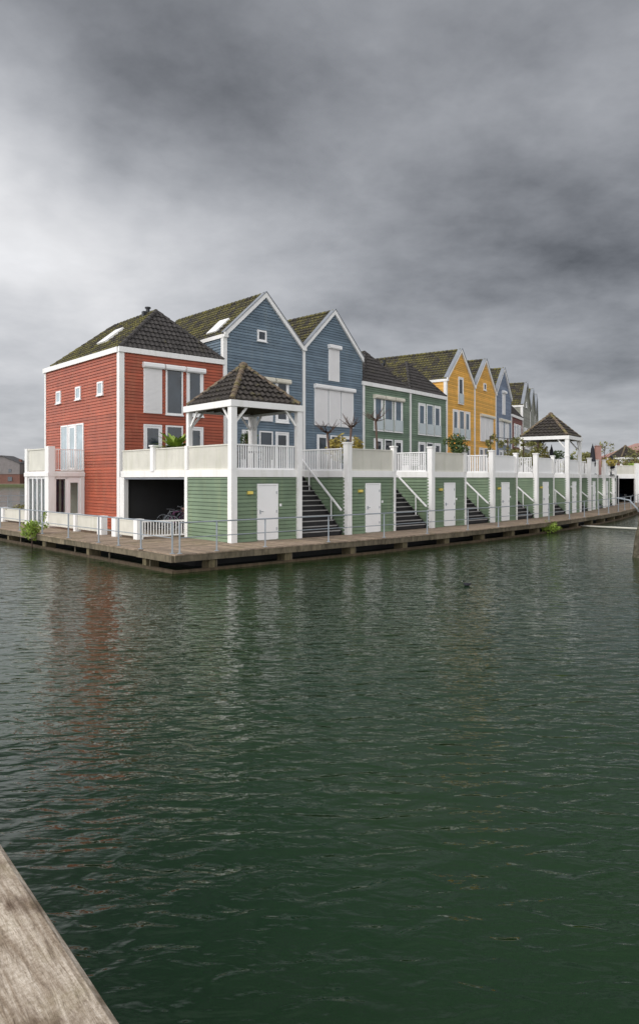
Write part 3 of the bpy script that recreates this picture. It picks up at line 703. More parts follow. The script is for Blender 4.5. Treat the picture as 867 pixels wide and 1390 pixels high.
def storeroom(k):
    F = Frame(P[k][0], P[k][1], TH[k], DECK)
    H = thing('storeroom', ORD[k]+' green storeroom from the near corner, '+EXTRA[k], 'storeroom', F, 'storerooms under the terrace')
    m = MB(F); m.box(-.07 if k else .03, 2.93, .03, 2.95, DECK, 2.93); lap(m, .0, 2.95, DECK, 2.93, 0.0); lap(m, .1, 2.98, DECK, 2.93, 2.95, '+x')
    if k: lap(m, .05, 2.98, DECK, 2.93, -.09, '-x')
    else:
        m2 = MB(FE); lap(m2, -2.98, -.1, DECK, 2.93, 0.0); o_ = len(m.v); m.r.update({i+o_: q for i, q in m2.r.items()}); m.v += m2.v; m.f += [[i+o_ for i in f_] for f_ in m2.f]
    m.build('wall', 'storeroom_green', H)
    b = MB(F); b.box(.0, 3.02, -.05, .12, 2.93, FL+.03)
    if k: b.box(-.16, .0, .10, 3.0, 2.93, FL+.03)
    b.build('fascia_band', 'white_paint', H)
    ps = MB(F)
    if k == 0: ps.box(-.125, .125, -.125, .125, DECK, FL+.005)
    else: cap_post(ps, .02, .0, .255, DECK, 4.30)
    ps.build('post', 'white_paint', H)
    pn = MB(F)
    if k in (0, 5): pn.box(2.90, 3.12, -.11, .11, DECK, FL+.005)
    else:
        pn.box(2.88, 3.00, -.06, .12, DECK, 2.93); cap_post(pn, 2.94, .02, .20, FL, 4.24)
    pn.build('post', 'white_paint', H)
    dr = MB(F); dr.box(1.06, 1.12, -.05, .02, DECK+.04, 2.68); dr.box(1.95, 2.01, -.05, .02, DECK+.04, 2.68); dr.box(1.12, 1.95, -.05, .02, 2.62, 2.68)
    dr.box(1.125, 1.945, -.035, .01, DECK+.03, 2.615); dd = dr.build('door', 'white_clean', H)
    for z_ in (.95, 1.6, 2.3): hg = MB(F); hg.box(1.925, 1.955, -.05, -.03, z_, z_+.10); hg.build('hinge', 'steel_blue', dd)
    ts = MB(F); ts.box(1.06, 2.01, -.08, .02, DECK-.0, DECK+.028); ts.build('threshold', 'concrete', H)
    hh = MB(F); hh.box(1.17, 1.19, -.075, -.035, 1.58, 1.72); hh.tube([(1.18, -.085, 1.66), (1.30, -.085, 1.66)], .012, 5); hh.build('handle', 'steel_blue', dd)
    lp = MB(F); lp.box(.61, .82, -.12, -.03, 2.30, 2.41); lp.box(.63, .80, -.14, -.12, 2.315, 2.395); lp.build('wall_lamp', 'lamp_yellow' if k < 5 else 'white_clean', H)
    sw = MB(F); sw.box(2.08, 2.17, -.05, -.02, 1.83, 1.93); sw.build('socket_box', 'white_clean', H)
    pr = MB(F); parapet(pr, .15, 2.84, F, style='open' if k in (0,) else 'solid', sp=.105 if k != 1 else .06); pr.build('parapet', 'white_clean' if k in (0, 3, 4, 5, 6, 7, 8) else 'panel_white', H)
    if k:
        F2 = Frame(*F.w((-.08, 3.0, 0))[:2], TH[k]-math.pi/2)
        p2 = MB(F2); parapet(p2, .0, 2.8, F2, y=-.03, style='open'); p2.build('parapet', 'white_clean', H)
    # stairs up to the terrace beside the storeroom
    n = 13; rise = (FL-DECK)/n; run = 2.75/n
    st = MB(F); ed = MB(F)
    for i in range(1, n):
        y0 = .12+(i-1)*run; z = DECK+i*rise; st.box(3.04, 5.38, y0, y0+run+.03, z-.045, z); st.box(3.05, 5.37, y0+.02, y0+.035, z-rise, z-.045); ed.box(3.04, 5.38, y0-.012, y0+.004, z-.042, z+.003)
    st.bar((3.08, .1, DECK+.05), (3.08, 2.9, FL-.05), .05, .22); st.bar((5.34, .1, DECK+.05), (5.34, 2.9, FL-.05), .05, .22)
    so = st.build('stairs', 'dark_step', H); ed.build('step_edge', 'step_edge', so)
    hr = MB(F); a, b2 = (5.28, .02, DECK+1.0), (5.28, 2.85, FL+.78); hr.bar(a, b2, .05, .07)
    for t in (.22, .72):
        y_ = a[1]+(b2[1]-a[1])*t; z_ = a[2]+(b2[2]-a[2])*t; hr.box(5.26, 5.30, y_-.02, y_+.02, z_-.92, z_)
    hr.build('handrail', 'white_clean', H)
    return H, F
rooms = [storeroom(k) for k in range(NB)]
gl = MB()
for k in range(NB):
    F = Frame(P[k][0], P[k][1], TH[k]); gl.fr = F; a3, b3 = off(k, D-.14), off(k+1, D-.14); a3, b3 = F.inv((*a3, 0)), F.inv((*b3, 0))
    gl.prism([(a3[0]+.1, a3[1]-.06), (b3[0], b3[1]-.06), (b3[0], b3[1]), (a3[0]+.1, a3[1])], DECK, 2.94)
struct(gl, 'garage_dark_liner', 'dark_wall')  # added near-black liner over the house fronts, keeps the garage dark
# last post at the end of the row + wall with the far garage opening
F = Frame(P[9][0], P[9][1], TH[9], DECK)
H = thing('garage_front', 'far white walled garage opening at the end of the curving walkway', 'garage', F)
g = Frame(27.2, 66.6, 0)
m = MB(g); m.box(.2, 1.55, 0, .2, DECK, 2.95); m.box(3.35, 4.6, 0, .25, DECK, 2.95); m.box(.2, 7, -.03, .22, 2.90, 3.32); m.build('wall', 'white_paint', H)
m = MB(g); parapet(m, .5, 7, g, z1=4.15); m.build('parapet', 'panel_white', H)
m = MB(g); m.box(3.05, 3.4, -.2, .12, DECK, 4.35); m.build('post', 'white_paint', H)
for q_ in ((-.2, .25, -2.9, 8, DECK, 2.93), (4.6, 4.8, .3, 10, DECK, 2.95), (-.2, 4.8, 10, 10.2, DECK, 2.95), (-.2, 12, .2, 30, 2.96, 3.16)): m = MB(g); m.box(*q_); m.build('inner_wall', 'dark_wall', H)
# near garage on the end wall
F = Frame(*FE.w((-8.6, 0, 0))[:2], FE.a, DECK)
H = thing('garage_front', 'near dark garage opening under the terrace, right of the red end wall', 'garage', F)
for q_ in ((-3.12, -2.93, -.05, .14, DECK, 2.93), (-3.12, -2.93, -.05, .14, FL+.035, 4.14), (-8.55, -8.15, -.03, .18, DECK, 2.93)): m = MB(FE); m.box(*q_); m.build('post', 'white_paint', H)
m = MB(FE); m.box(-8.42, -2.95, -.05, .12, 2.93, FL+.03); m.box(-2.95, -.16, -.05, .12, 2.93, FL+.03); m.build('fascia_band', 'white_paint', H)
m = MB(FE); m.box(-8.15, -3.14, .0, .10, 2.84, 2.93); m.build('lintel', 'lead', H)
m = MB(FE); parapet(m, -5.50, -3.16, FE); m.build('parapet', 'panel_white', H)
m = MB(FE); parapet(m, -8.42, -5.72, FE); m.build('parapet', 'panel_white', H)
m = MB(FE); cap_post(m, -5.61, .03, .24, FL, 4.20); m.build('post', 'white_clean', H)
m = MB(FE); parapet(m, -2.93, -.125, FE, sp=.075); m.build('parapet', 'panel_white', H)
for q_ in ((-8.5, -8.4, .2, 2.6, DECK, 2.94), (-3.05, -2.99, .2, 5, DECK, 2.94), (-6.3, -3.5, 4.6, 4.7, DECK, 2.7)): m = MB(FE); m.box(*q_); m.build('inner_wall', 'dark_wall', H)  # near-black colour stands in for the shade inside the garage
# ------------------------------------------------------------------ tiled pavilions
def pavilion(fr, label):
    H = thing('pavilion', label, 'pavilion', fr, 'tiled pavilions on the terrace')
    z0, zb, zt, w_ = FL, 5.44, 5.67, 3.02
    def lz(z): return z
    for (x, y, hw_) in ((0.0, 0.0, .12), (w_, 0.0, .11), (.02, w_, .09), (w_, w_, .13)):
        m = MB(fr); m.box(x-hw_, x+hw_, y-hw_, y+hw_, z0+.01, zb); m.build('post', 'white_paint', H)
    m = MB(fr)
    a, c = -.16, w_+.16
    m.box(a, c, a, a+.14, zb, zt); m.box(a, c, c-.14, c, zb, zt); m.box(a, a+.14, a+.14, c-.14, zb, zt); m.box(c-.14, c, a+.14, c-.14, zb, zt); m.build('ring_beam', 'white_paint', H)
    m = MB(fr)
    for (x, y) in ((0.02, 0.02), (w_, 0.02), (.02, w_), (w_, w_)):
        m = MB(fr); sx = 1 if x < 1 else -1; sy = 1 if y < 1 else -1
        m.bar((x+sx*.12, y-sy*.10 if False else y, zb-.55), (x+sx*.62, y, zb+.02), .055, .08); m.build('brace', 'white_paint', H); m = MB(fr); m.bar((x, y+sy*.12, zb-.55), (x, y+sy*.62, zb+.02), .055, .08); m.build('brace', 'white_paint', H)
    ap = (w_/2, w_/2, 7.22); e0, e1_ = -.03, w_+.03; zz = zt+.01; half = (e1_-e0)/2; rise = ap[2]-zz; sl = math.hypot(half, rise)
    for i, (o, u, v) in enumerate((((e0, e0, zz), (1, 0, 0), (0, half, rise)), ((e0, e0, zz), (0, 1, 0), (half, 0, rise)), ((e0, e1_, zz), (1, 0, 0), (0, -half, rise)), ((e1_, e0, zz), (0, 1, 0), (-half, 0, rise)))):
        m = MB(fr); tiles(m, o, u, v, sl, lambda q: half*q/sl, lambda q: (e1_-e0)-half*q/sl, tw=.25, th=.29, step=.075, amp=.034)
        m.build('roof', 'roof_pavilion', H)
    m = MB(fr)
    for cx, cy in ((e0, e0), (e1_, e0), (e0, e1_), (e1_, e1_)): ridge(m, (cx, cy, zz+.04), (ap[0], ap[1], ap[2]+.04), .10, .30)
    m.lathe((ap[0], ap[1]), [(.18, ap[2]-.02), (.17, ap[2]+.08), (.08, ap[2]+.15), (.01, ap[2]+.17)], 8); m.build('ridge_tiles', 'ridge_mossy', H)
    m = MB(fr)
    for i in range(9): x = .1+i*(w_-.2)/8; m.bar((x, .0, zt-.10), (x, w_, zt-.10), .06, .12)
    m.build('ceiling_joists', 'beam_wood', H)
    m = MB(fr); m.box(-.05, w_+.05, -.05, w_+.05, zt-.035, zt-.005); m.build('ceiling', 'beam_wood', H)
pavilion(Frame(P[0][0], P[0][1], TH[0], FL), 'nearest white post pavilion with a mossy tiled pyramid roof, on the terrace corner')
pavilion(Frame(P[5][0], P[5][1], TH[5], FL), 'middle tiled pavilion on white posts, standing in front of the end of the row')
pavilion(Frame(39.4, 90.5, .15, FL), 'farthest small tiled pavilion, above the distant garage')
# ------------------------------------------------------------------ steel walkway railing (front run and left run)
def railing(label, path, posts, first=True):
    fr = Frame(path[0][0], path[0][1], 0, DECK)
    H = thing('steel_railing', label, 'railing', fr, None)
    m = MB(); m.tube([(x, y, 1.52) for x, y in path], .023, 7); m.build('handrail', 'steel_blue', H)
    m = MB(); m.tube([(x, y, 1.06) for x, y in path], .016, 6); m.build('middle_rail', 'steel_blue', H)
    for x, y in posts: m = MB(); m.box(x-.023, x+.023, y-.023, y+.023, DECK-.1, 1.50); m.box(x-.07, x+.07, y-.07, y+.07, DECK+.0, DECK+.015); m.build('post', 'steel_blue', H)
ri = .08
fp = [(corner[0]+e1[0]*.25+nE[0]*ri, corner[1]+e1[1]*.25+nE[1]*ri)]+[off(k, -2.0+ri) for k in range(1, 11)]+[(33.5, 62.4)]
posts = [fp[0]]
for s_ in (-1.87, .03, 2.86): posts.append((P[0][0]+e1[0]*s_+(2-ri)*e1[1], P[0][1]+e1[1]*s_-(2-ri)*e1[0]))
for k in range(1, 10):
    a, b2 = fp[k], fp[k+1] if k+1 < len(fp) else fp[k]
    for t in (.02, .5): posts.append((a[0]+(b2[0]-a[0])*t, a[1]+(b2[1]-a[1])*t))
railing('grey steel railing following the curving front edge of the walkway', fp, posts)
lp_ = [eo(t, 3.5-ri) for t in (-1.68, 5, 12, 20, 37)]
railing('grey steel railing along the left edge of the walkway in front of the red house', lp_, [eo(t, 3.5-ri) for t in (-1.68, .28, 1.85, 3.38, 6.02, 8.66, 11.26, 13.8, 16.4, 19, 21.6, 24.2, 26.8, 29.4, 32, 34.6, 37)])
bp = [eo(36.8, 3.2), (leftback[0]+e1[0]*26, leftback[1]+e1[1]*26)]; b0, b1 = Vector(bp[0]), Vector(bp[1])
railing('dark railing far left on the lake side of the platform', bp, [tuple(b0+(b1-b0)*i/10) for i in range(11)])
# ------------------------------------------------------------------ low white garden fence beside the end wall
def lowfence(label, pieces, ret=False):
    x, y = FE.w((pieces[0][1], -1.75, 0))[:2]; fr = Frame(x, y, FE.a, DECK)
    H = thing('garden_fence', label, 'fence', fr, 'low white garden fences')
    for kind, a, b2 in pieces:
        m = MB(FE)
        if kind == 'post': m.box(a, b2, -1.88, -1.62, DECK, DECK+.74); m.box(a-.02, b2+.02, -1.90, -1.60, DECK+.74, DECK+.77); m.build('post', 'white_clean', H)
        elif kind == 'panel':
            n = max(2, round((b2-a)/.14)); st = (b2-a)/n
            for i in range(n): m.box(a+i*st+.003, a+(i+1)*st-.003, -1.77, -1.735, DECK+.10, DECK+.66)
            m.box(a, b2, -1.79, -1.71, DECK+.66, DECK+.70); m.build('panel', 'panel_white', H)
        elif kind == 'return':      # open pickets running back to the wall
            f2 = Frame(*FE.w((a, -1.62, 0))[:2], FE.a+rad(90)-rad(12), 0); m = MB(f2); L_ = b2
            m.box(0, L_, 0, .05, DECK+.64, DECK+.70); m.box(0, L_, .01, .04, DECK+.10, DECK+.15)
            n = int(L_/.11)
            for i in range(n): c = .05+i*L_/n; m.box(c, c+.04, .015, .035, DECK+.15, DECK+.64)
            m.build('pickets', 'white_clean', H)
lowfence('low white fence with open pickets in front of the near dark garage', [('post', -3.75, -3.45), ('panel', -5.2, -3.75), ('post', -5.55, -5.2), ('return', -3.45, 1.65)])
lowfence('low white boarded fence between the gate gap and the glazed bay', [('post', -6.85, -6.45), ('panel', -9.0, -6.85), ('post', -9.2, -9.0), ('panel', -12.2, -9.2)])
lowfence('low white boarded fence left of the glazed bay, cut by the photo edge', [('panel', -18.2, -15.3), ('post', -18.5, -18.2), ('panel', -21.5, -18.5), ('post', -21.8, -21.5), ('panel', -24.8, -21.8)])
m = MB(FE); m.box(-6.6, -5.4, -.35, -.28, DECK+.64, DECK+.69); m.box(-6.6, -5.4, -.34, -.29, DECK+.1, DECK+.14)
# ------------------------------------------------------------------ plants
def plant(name, label, cat, x, y, z, crown, mat, trunk=None, group=None, trunkmat='brown_bark'):
    fr = Frame(x, y, 0, z); H = thing(name, label, cat, fr, group)
    m = MB(); crown(m); m.build('foliage', mat, H)
    if trunk: m = MB(); trunk(m); smooth(m.build('trunk', trunkmat, H))
    return H
def fe(t, s): return FE.w((-t, -s, 0))[:2]
# palm-like bush on the terrace over the near garage
x, y = fe(5.25, -.85)
def fronds(m, n=80):
    for i in range(n):
        a = R.uniform(0, 2*math.pi); ln = R.uniform(.7, 1.25); up = R.uniform(.25, 1.0); p0 = Vector((x, y, 4.08)); prev = None
        for j in range(6):
            t = j/5; c = p0+Vector((math.cos(a)*ln*t*.85, math.sin(a)*ln*t*.85, up*t*1.05-.5*t*t*ln*.7)); 
            if prev is not None:
                sd = Vector((-math.sin(a), math.cos(a), 0)); w0 = .16*(1-(j-1)/5)+.03; w1 = .16*(1-j/5)+.01
                m.face([tuple(prev-sd*w0), tuple(prev+sd*w0*.2), tuple(c+sd*w1*.2), tuple(c-sd*w1)]); m.face([tuple(prev+sd*w0*.3), tuple(prev+sd*w0), tuple(c+sd*w1), tuple(c+sd*w1*.3)])
            prev = c
plant('palm_shrub', 'spreading yellow green palm shrub behind the parapet over the near garage', 'shrub', x, y, FL, lambda m: fronds(m), 'leaf_bright', lambda m: m.tube([(x, y, FL), (x, y, 4.1)], [.13, .09]))
# young pruned bare trees
def barebranch(m, x, y, zt, seed):
    rr = random.Random(seed); top = Vector((x+rr.uniform(-.1, .1), y, zt))
    m.tube([(x, y, FL), (x+.02, y, (FL+zt)/2), tuple(top)], [.06, .05, .055], 7)
    for i in range(11):
        a = rr.uniform(0, 6.28); ln = rr.uniform(.35, .8); e = rr.uniform(-.1, .9)
        d = Vector((math.cos(a), math.sin(a), e)).normalized(); mid = top+d*ln*.5+Vector((0, 0, rr.uniform(-.05, .08))); end = top+d*ln+Vector((0, 0, rr.uniform(0, .3)))
        m.tube([tuple(top-Vector((0, 0, rr.uniform(0, .15)))), tuple(mid), tuple(end)], [.028, .017, .007], 5)
        for j in range(2): q_ = mid+Vector((rr.uniform(-.2, .2), rr.uniform(-.2, .2), rr.uniform(.05, .35))); m.tube([tuple(mid), tuple(q_)], [.012, .004], 4)
for px, Y_, zt, lab, sd_ in ((446, 32.0, 5.05, 'left of two small bare pruned trees in front of the second blue house', 1), (474, 32.8, 5.35, 'right of two small bare pruned trees in front of the second blue house', 2), (511, 33.6, 5.75, 'bare pruned tree with a thin dark trunk in front of the first green house', 3)):
    xx = (px-433.5)/940*Y_; fr = Frame(xx, Y_, 0, FL); H = thing('bare_tree', lab, 'tree', fr, 'bare pruned trees on the terrace'); m = MB(); barebranch(m, xx, Y_, zt, sd_); smooth(m.build('trunk_and_branches', 'brown_bark', H))
def bush(px, Y_, zc, rx, rz, mat, lab, n=700, size=.07, cat='shrub', name='shrub', z0=FL, trunk=True, group=None, long=1.0, lobes=8):
    xx = (px-433.5)/940*Y_
    return plant(name, lab, cat, xx, Y_, z0, lambda m: m.leaves((xx, Y_, zc), rx, rx, rz, n, size, lobes=lobes, long=long), mat, (lambda m: m.tube([(xx, Y_, z0), (xx, Y_, zc)], [.05, .03])) if trunk else None, group)
bush(458, 32.6, 4.3, .55, .75, 'leaf_yellow', 'yellow leaved shrub between the two small bare trees', 420, .08, long=1.6)
bush(484, 33.4, 4.2, .5, .75, 'leaf_yellow', 'yellow leaved shrub at the right edge of the second blue house', 380, .08, long=1.6)
bush(470, 31.3, 3.75, .45, .5, 'leaf_green', 'low green shrub showing through the terrace pickets near the second post', 300, .06)
bush(508, 31.2, 3.75, .5, .55, 'leaf_green', 'low rounded shrub behind the parapet of the second storeroom', 300, .06)
bush(334, 30.2, 4.6, .6, .9, 'leaf_green', 'green bush seen through the nearest pavilion behind its rear post', 900, .07)
x8 = (618-433.5)/940*34.6
H = bush(618, 34.6, 4.52, .72, .62, 'leaf_green', 'round green shrub with orange fruit standing above the third storeroom', 1500, .065, lobes=10)
m = MB()
for i in range(16):
    d = Vector((R.gauss(0, 1), R.gauss(0, 1), R.gauss(0, 1))).normalized(); c = Vector((x8, 34.6, 4.52))+Vector((d.x*.62, d.y*.62, d.z*.55)); m.lathe((c.x, c.y), [(.005, c.z-.04), (.035, c.z-.02), (.04, c.z), (.03, c.z+.025), (.005, c.z+.04)], 6)
m.build('fruit', 'fruit_orange', H)
for px, Y_, zc, rx, rz, mt, lab in ((724, 45.5, 4.35, .85, .75, 'leaf_olive', 'olive hedge bush left of the second pavilion'), (738, 48, 4.55, 1.0, .95, 'leaf_yellow', 'yellow green bush under the second pavilion'), (757, 50, 4.3, 1.1, .6, 'leaf_green', 'green hedge bush below the roof of the second pavilion'),
    (700, 43, 4.2, .8, .6, 'leaf_olive', 'leafy bush at the foot of the vine pergola'), (792, 53, 4.45, 1.0, .55, 'leaf_olive', 'bushy hedge left of the dark closed parasol by the second pavilion'), (818, 57, 4.5, 1.1, .7, 'leaf_yellow', 'yellow green bush right of the reddish pillar'), (838, 72, 4.6, 1.8, .75, 'leaf_olive', 'olive hedge below the farthest pavilion'), (852, 69, 4.3, 1.0, .5, 'leaf_bright', 'trailing green plants on the far garage parapet'), (863, 75, 5.6, 1.6, 1.6, 'leaf_olive', 'tall olive bush at the right edge of the photo above the far garage')):
    bush(px, Y_, zc, rx, rz, mt, lab, 520, .10, group='terrace bushes')
# thin tree
def thin(m):
    rr = random.Random(5); xx = (820-433.5)/940*58
    m.leaves((xx, 58, 5.35), .9, .9, .75, 130, .10, rr)
xx = (820-433.5)/940*58
def thintr(m):
    rr = random.Random(9); m.tube([(xx, 58, FL), (xx, 58, 5.6)], [.05, .02])
    for i in range(9): z_ = rr.uniform(4.5, 5.6); a = rr.uniform(0, 6.3); m.tube([(xx, 58, z_), (xx+math.cos(a)*.8, 58+math.sin(a)*.8, z_+.5)], [.02, .006], 4)
plant('young_tree', 'thin sparse young tree right of the reddish pillar', 'tree', xx, 58, FL, thin, 'leaf_olive', thintr)
# vine pergola
a, c = Vector((9.6, 39.2)), Vector((14.4, 45.6)); fr = Frame(a.x, a.y, math.atan2(c.y-a.y, c.x-a.x), FL); Lp = (c-a).length
H = thing('vine_pergola', 'low wire pergola overgrown with vines in front of the second orange house', 'pergola', fr)
m = MB(fr)
for i in range(4): x_ = .1+i*(Lp-.2)/3; m.box(x_-.03, x_+.03, -.03, .03, FL, 5.25)
m.build('post', 'brown_bark', H)
m = MB(fr); m.tube([(0, 0, 5.25), (Lp, 0, 5.30)], .02, 5); m.tube([(0, 0, 5.05), (Lp, 0, 5.05)], .012, 5); m.build('wire', 'dark_metal', H)
m = MB(fr)
for i in range(13):
    x_ = .2+i*(Lp-.3)/12+R.uniform(-.1, .1); m.leaves((x_, 0, 5.2-R.uniform(0, .25)),   .46, .3, R.uniform(.18, .36), 95, .075, lobes=3)
for i in range(4): x_ = .1+i*(Lp-.2)/3; m.leaves((x_, 0, 4.4), .30, .3, .75, 120, .08, lobes=4)
m.build('vine', 'leaf_olive', H)
# closed parasols, pillar, covered bag
def parasol(px, Y_, zt, lab, r=.17):
    xx = (px-433.5)/940*Y_; fr = Frame(xx, Y_, 0, FL); H = thing('closed_parasol', lab, 'parasol', fr, 'closed dark parasols')
    m = MB(); prof = [(.05, FL+.55), (r, FL+.62), (r*1.15, FL+.9), (r*.95, (FL+zt)/2+.2), (r*.6, zt-.25), (.04, zt)]
    m.lathe((xx, Y_), prof, 12); smooth(m.build('canopy', 'dark_fabric', H)); m = MB(); m.tube([(xx, Y_, FL), (xx, Y_, zt+.12)], .025); m.build('pole', 'dark_metal', H)
    m = MB(); m.lathe((xx, Y_), [(.28, FL+.01), (.26, FL+.07), (.06, FL+.1), (.05, FL+.3)], 12); m.build('base', 'dark_metal', H)
parasol(748, 46.8, 5.05, 'closed dark parasol standing inside the second pavilion'); parasol(803.7, 51.5, 5.35, 'closed dark parasol right of the second pavilion, beside the reddish pillar', .2)
parasol(828.5, 59, 4.85, 'short closed dark parasol near the far end of the terrace', .3)
xx = (810.8-433.5)/940*54; m = MB(); m.box(xx-.19, xx+.19, 53.8, 54.2, FL, 5.40); m.box(xx-.22, xx+.22, 53.77, 54.23, 5.40, 5.45)
lone(m, 'brick_pillar', 'brick_pillar', 'reddish brown square pillar on the terrace beside the closed parasol', 'pillar', Frame(xx, 54, 0, FL))
# ------------------------------------------------------------------ terrace furniture (seen between the pickets)
def chair(fr, label, mat='dark_metal', group='terrace chairs'):
    H = thing('garden_chair', label, 'chair', fr, group); z = FL
    m = MB(fr); m.box(-.24, .24, -.24, .24, z+.42, z+.46); m.build('seat', mat, H)
    m = MB(fr); 
    for i in range(5): m.box(-.22+i*.095, -.22+i*.095+.05, .22, .25, z+.46, z+.90)
    m.box(-.24, .24, .215, .255, z+.86, z+.93); m.build('backrest', mat, H)
    for sx in (-.22, .22):
        for sy in (-.22, .22): m = MB(fr); m.box(sx-.02, sx+.02, sy-.02, sy+.02, z, z+.42); m.build('leg', mat, H)
def table(fr, label, w_=.7, d_=.45, mat='dark_metal'):
    H = thing('garden_table', label, 'table', fr); z = FL
    m = MB(fr); m.box(-w_, w_, -d_, d_, z+.70, z+.74); m.build('tabletop', mat, H)
    for sx in (-w_+.08, w_-.08):
        for sy in (-d_+.08, d_-.08): m = MB(fr); m.box(sx-.03, sx+.03, sy-.03, sy+.03, z, z+.70); m.build('leg', mat, H)
def bf(k, x, y, a=0): f_ = Frame(P[k][0], P[k][1], TH[k]); q_ = f_.w((x, y, 0)); return Frame(q_[0], q_[1], TH[k]+a, FL)
table(bf(0, 1.5, 1.3), 'dark garden table under the nearest pavilion')
chair(bf(0, .8, .75, math.pi), 'dark slatted chair left of the table under the nearest pavilion'); chair(bf(0, 2.0, .7, math.pi), 'dark slatted chair right of the table under the nearest pavilion')
chair(bf(4, 4.0, 3.6, 2.5), 'dark chair behind the pickets just left of the second pavilion'); chair(bf(4, 5.0, 3.9, 3.5), 'dark chair behind the pickets touching the second pavilion post')
chair(bf(1, 4.2, 3.7, 1), 'grey chair behind the pickets between the second and third storerooms', 'wicker')
fr = bf(2, 4.2, 3.9); H = thing('garden_bench', 'white slatted bench seen through the pickets right of the round shrub', 'bench', fr); m = MB(fr)
for i in range(4): m.box(-.8, .8, -.2+i*.11, -.2+i*.11+.07, FL+.42, FL+.45)
m.build('seat', 'white_clean', H); m = MB(fr)
for i in range(4): m.box(-.8, .8, .24, .27, FL+.5+i*.12, FL+.57+i*.12)
m.build('backrest', 'white_clean', H); m = MB(fr)
for sx in (-.75, .75): m.box(sx-.03, sx+.03, -.2, .27, FL, FL+.42)
m.build('leg', 'white_clean', H)
# ------------------------------------------------------------------ bicycles in the near garage
def bicycle(fr, label, tint):
    H = thing('bicycle', label, 'bicycle', fr, 'bicycles parked in the near garage'); z = DECK
    def ring(m, cx, r_, t_, n=22):
        pts = [(cx+r_*math.cos(2*math.pi*i/n), 0, z+.34+r_*math.sin(2*math.pi*i/n)) for i in range(n+1)]; m.tube(pts, t_, 5)
    for cx in (-.52, .52):
        m = MB(fr); ring(m, cx, .33, .02); w_ = m.build('wheel', 'dark_metal', H)
        m = MB(fr)
        ring(m, cx, .30, .012)
        for i in range(8): a = i*math.pi/4; m.bar((cx, 0, z+.34), (cx+.3*math.cos(a), 0, z+.34+.3*math.sin(a)), .006, .006)
        m.build('rim', tint if cx > 0 else 'steel_blue', w_)
    m = MB(fr)
    for a, b2 in (((-.52, .34), (-.1, .32)), ((-.52, .34), (-.18, .82)), ((-.1, .32), (-.2, .86)), ((-.1, .32), (.36, .78)), ((-.18, .78), (.34, .86)), ((.34, .95), (.52, .34))): m.tube([(a[0], 0, z+a[1]), (b2[0], 0, z+b2[1])], .018, 6)
    m.build('frame', tint, H)
    m = MB(fr); m.box(-.33, -.07, -.07, .07, z+.88, z+.93); m.build('saddle', 'dark_metal', H)
    m = MB(fr); m.tube([(.28, -.28, z+1.05), (.36, -.1, z+1.02), (.36, .1, z+1.02), (.28, .28, z+1.05)], .015, 6); m.tube([(.34, 0, z+.94), (.36, 0, z+1.02)], .015); m.build('handlebar', 'steel_blue', H)
    m = MB(fr); m.box(.42, .70, -.16, .16, z+.78, z+1.0); m.build('front_basket', 'wicker' if tint != 'pink_metal' else 'brick_pillar', H)
for i, (t_, s_, a_2, tint, lab) in enumerate(((6.9, -1.9, .3, 'pink_metal', 'bicycle with a pink wheel rim in front in the dark near garage'), (6.3, -1.9, .5, 'car_dark', 'dark bicycle with a wicker basket, right one in the near garage'), (7.5, -2.1, .2, 'steel_blue', 'grey bicycle at the back left in the near garage'))):
    q_ = fe(t_, s_); bicycle(Frame(q_[0], q_[1], FE.a+a_2+(.5 if i else 0), DECK), lab, tint)
# ------------------------------------------------------------------ cars
def car(fr, label, mat, group=None, z=None):
    H = thing('parked_car', label, 'car', fr, group); z = fr.z
    m = MB(fr); m.xprism([(-2.1, z+.35), (-2.15, z+.75), (-1.2, z+.92), (-.55, z+1.40), (.9, z+1.42), (1.75, z+.98), (2.1, z+.9), (2.12, z+.4)], -.85, .85); m.build('body', mat, H)
    m = MB(fr)
    m.xprism([(-1.05, z+.93), (-.5, z+1.34), (.85, z+1.36), (1.5, z+1.0)], -.865, .865); m.face([(-.72, -1.19, z+.95), (.72, -1.19, z+.95), (.66, -.60, z+1.39), (-.66, -.60, z+1.39)]); m.build('window', 'window_glass', H)
    for sx in (-1, 1):
        for y in (-1.35, 1.3):
            m = MB(fr); n = 14; i0 = len(m.v)
            pts = [(y+.32*math.cos(2*math.pi*i/n), z+.33+.32*math.sin(2*math.pi*i/n)) for i in range(n)]; m.xprism(pts, sx*.68 if sx > 0 else -.88, .88 if sx > 0 else -.68); m.build('wheel', 'dark_metal', H)
        m = MB(fr); m.box(sx*.62-.16, sx*.62+.16, -2.165, -2.1, z+.60, z+.72); m.build('headlight', 'car_white', H)
car(Frame(30.3, 72, .5, DECK), 'dark car parked in the far garage opening', 'car_dark')
# ------------------------------------------------------------------ shrubs growing out of the walkway edge
q_ = eo(8.9, 3.75)
H = plant('shrub', 'bright yellow green shrub growing from the left walkway edge at the waterline', 'shrub', q_[0], q_[1], 0, lambda m: (m.leaves((q_[0], q_[1], .62), .48, .45, .62, 900, .055, lobes=9, long=1.3), m.leaves((q_[0]+.35, q_[1]+.3, 1.1), .25, .25, .45, 130, .05, lobes=4, long=1.4)), 'leaf_bright', lambda m: m.tube([(q_[0], q_[1], 0), (q_[0], q_[1], .8)], [.03, .012]))
p_ = off(3, -2.12); p4 = off(4, -2.12); px_ = (p_[0]+(p4[0]-p_[0])*.42, p_[1]+(p4[1]-p_[1])*.42)
plant('shrub', 'small green shrub hanging from the walkway edge below the fourth storeroom', 'shrub', px_[0], px_[1], 0, lambda m: m.leaves((px_[0], px_[1], .38), .80, .35, .33, 700, .05, lobes=8, long=1.3), 'leaf_bright', lambda m: m.tube([(px_[0], px_[1], 0), (px_[0], px_[1], .4)], [.02, .01]))
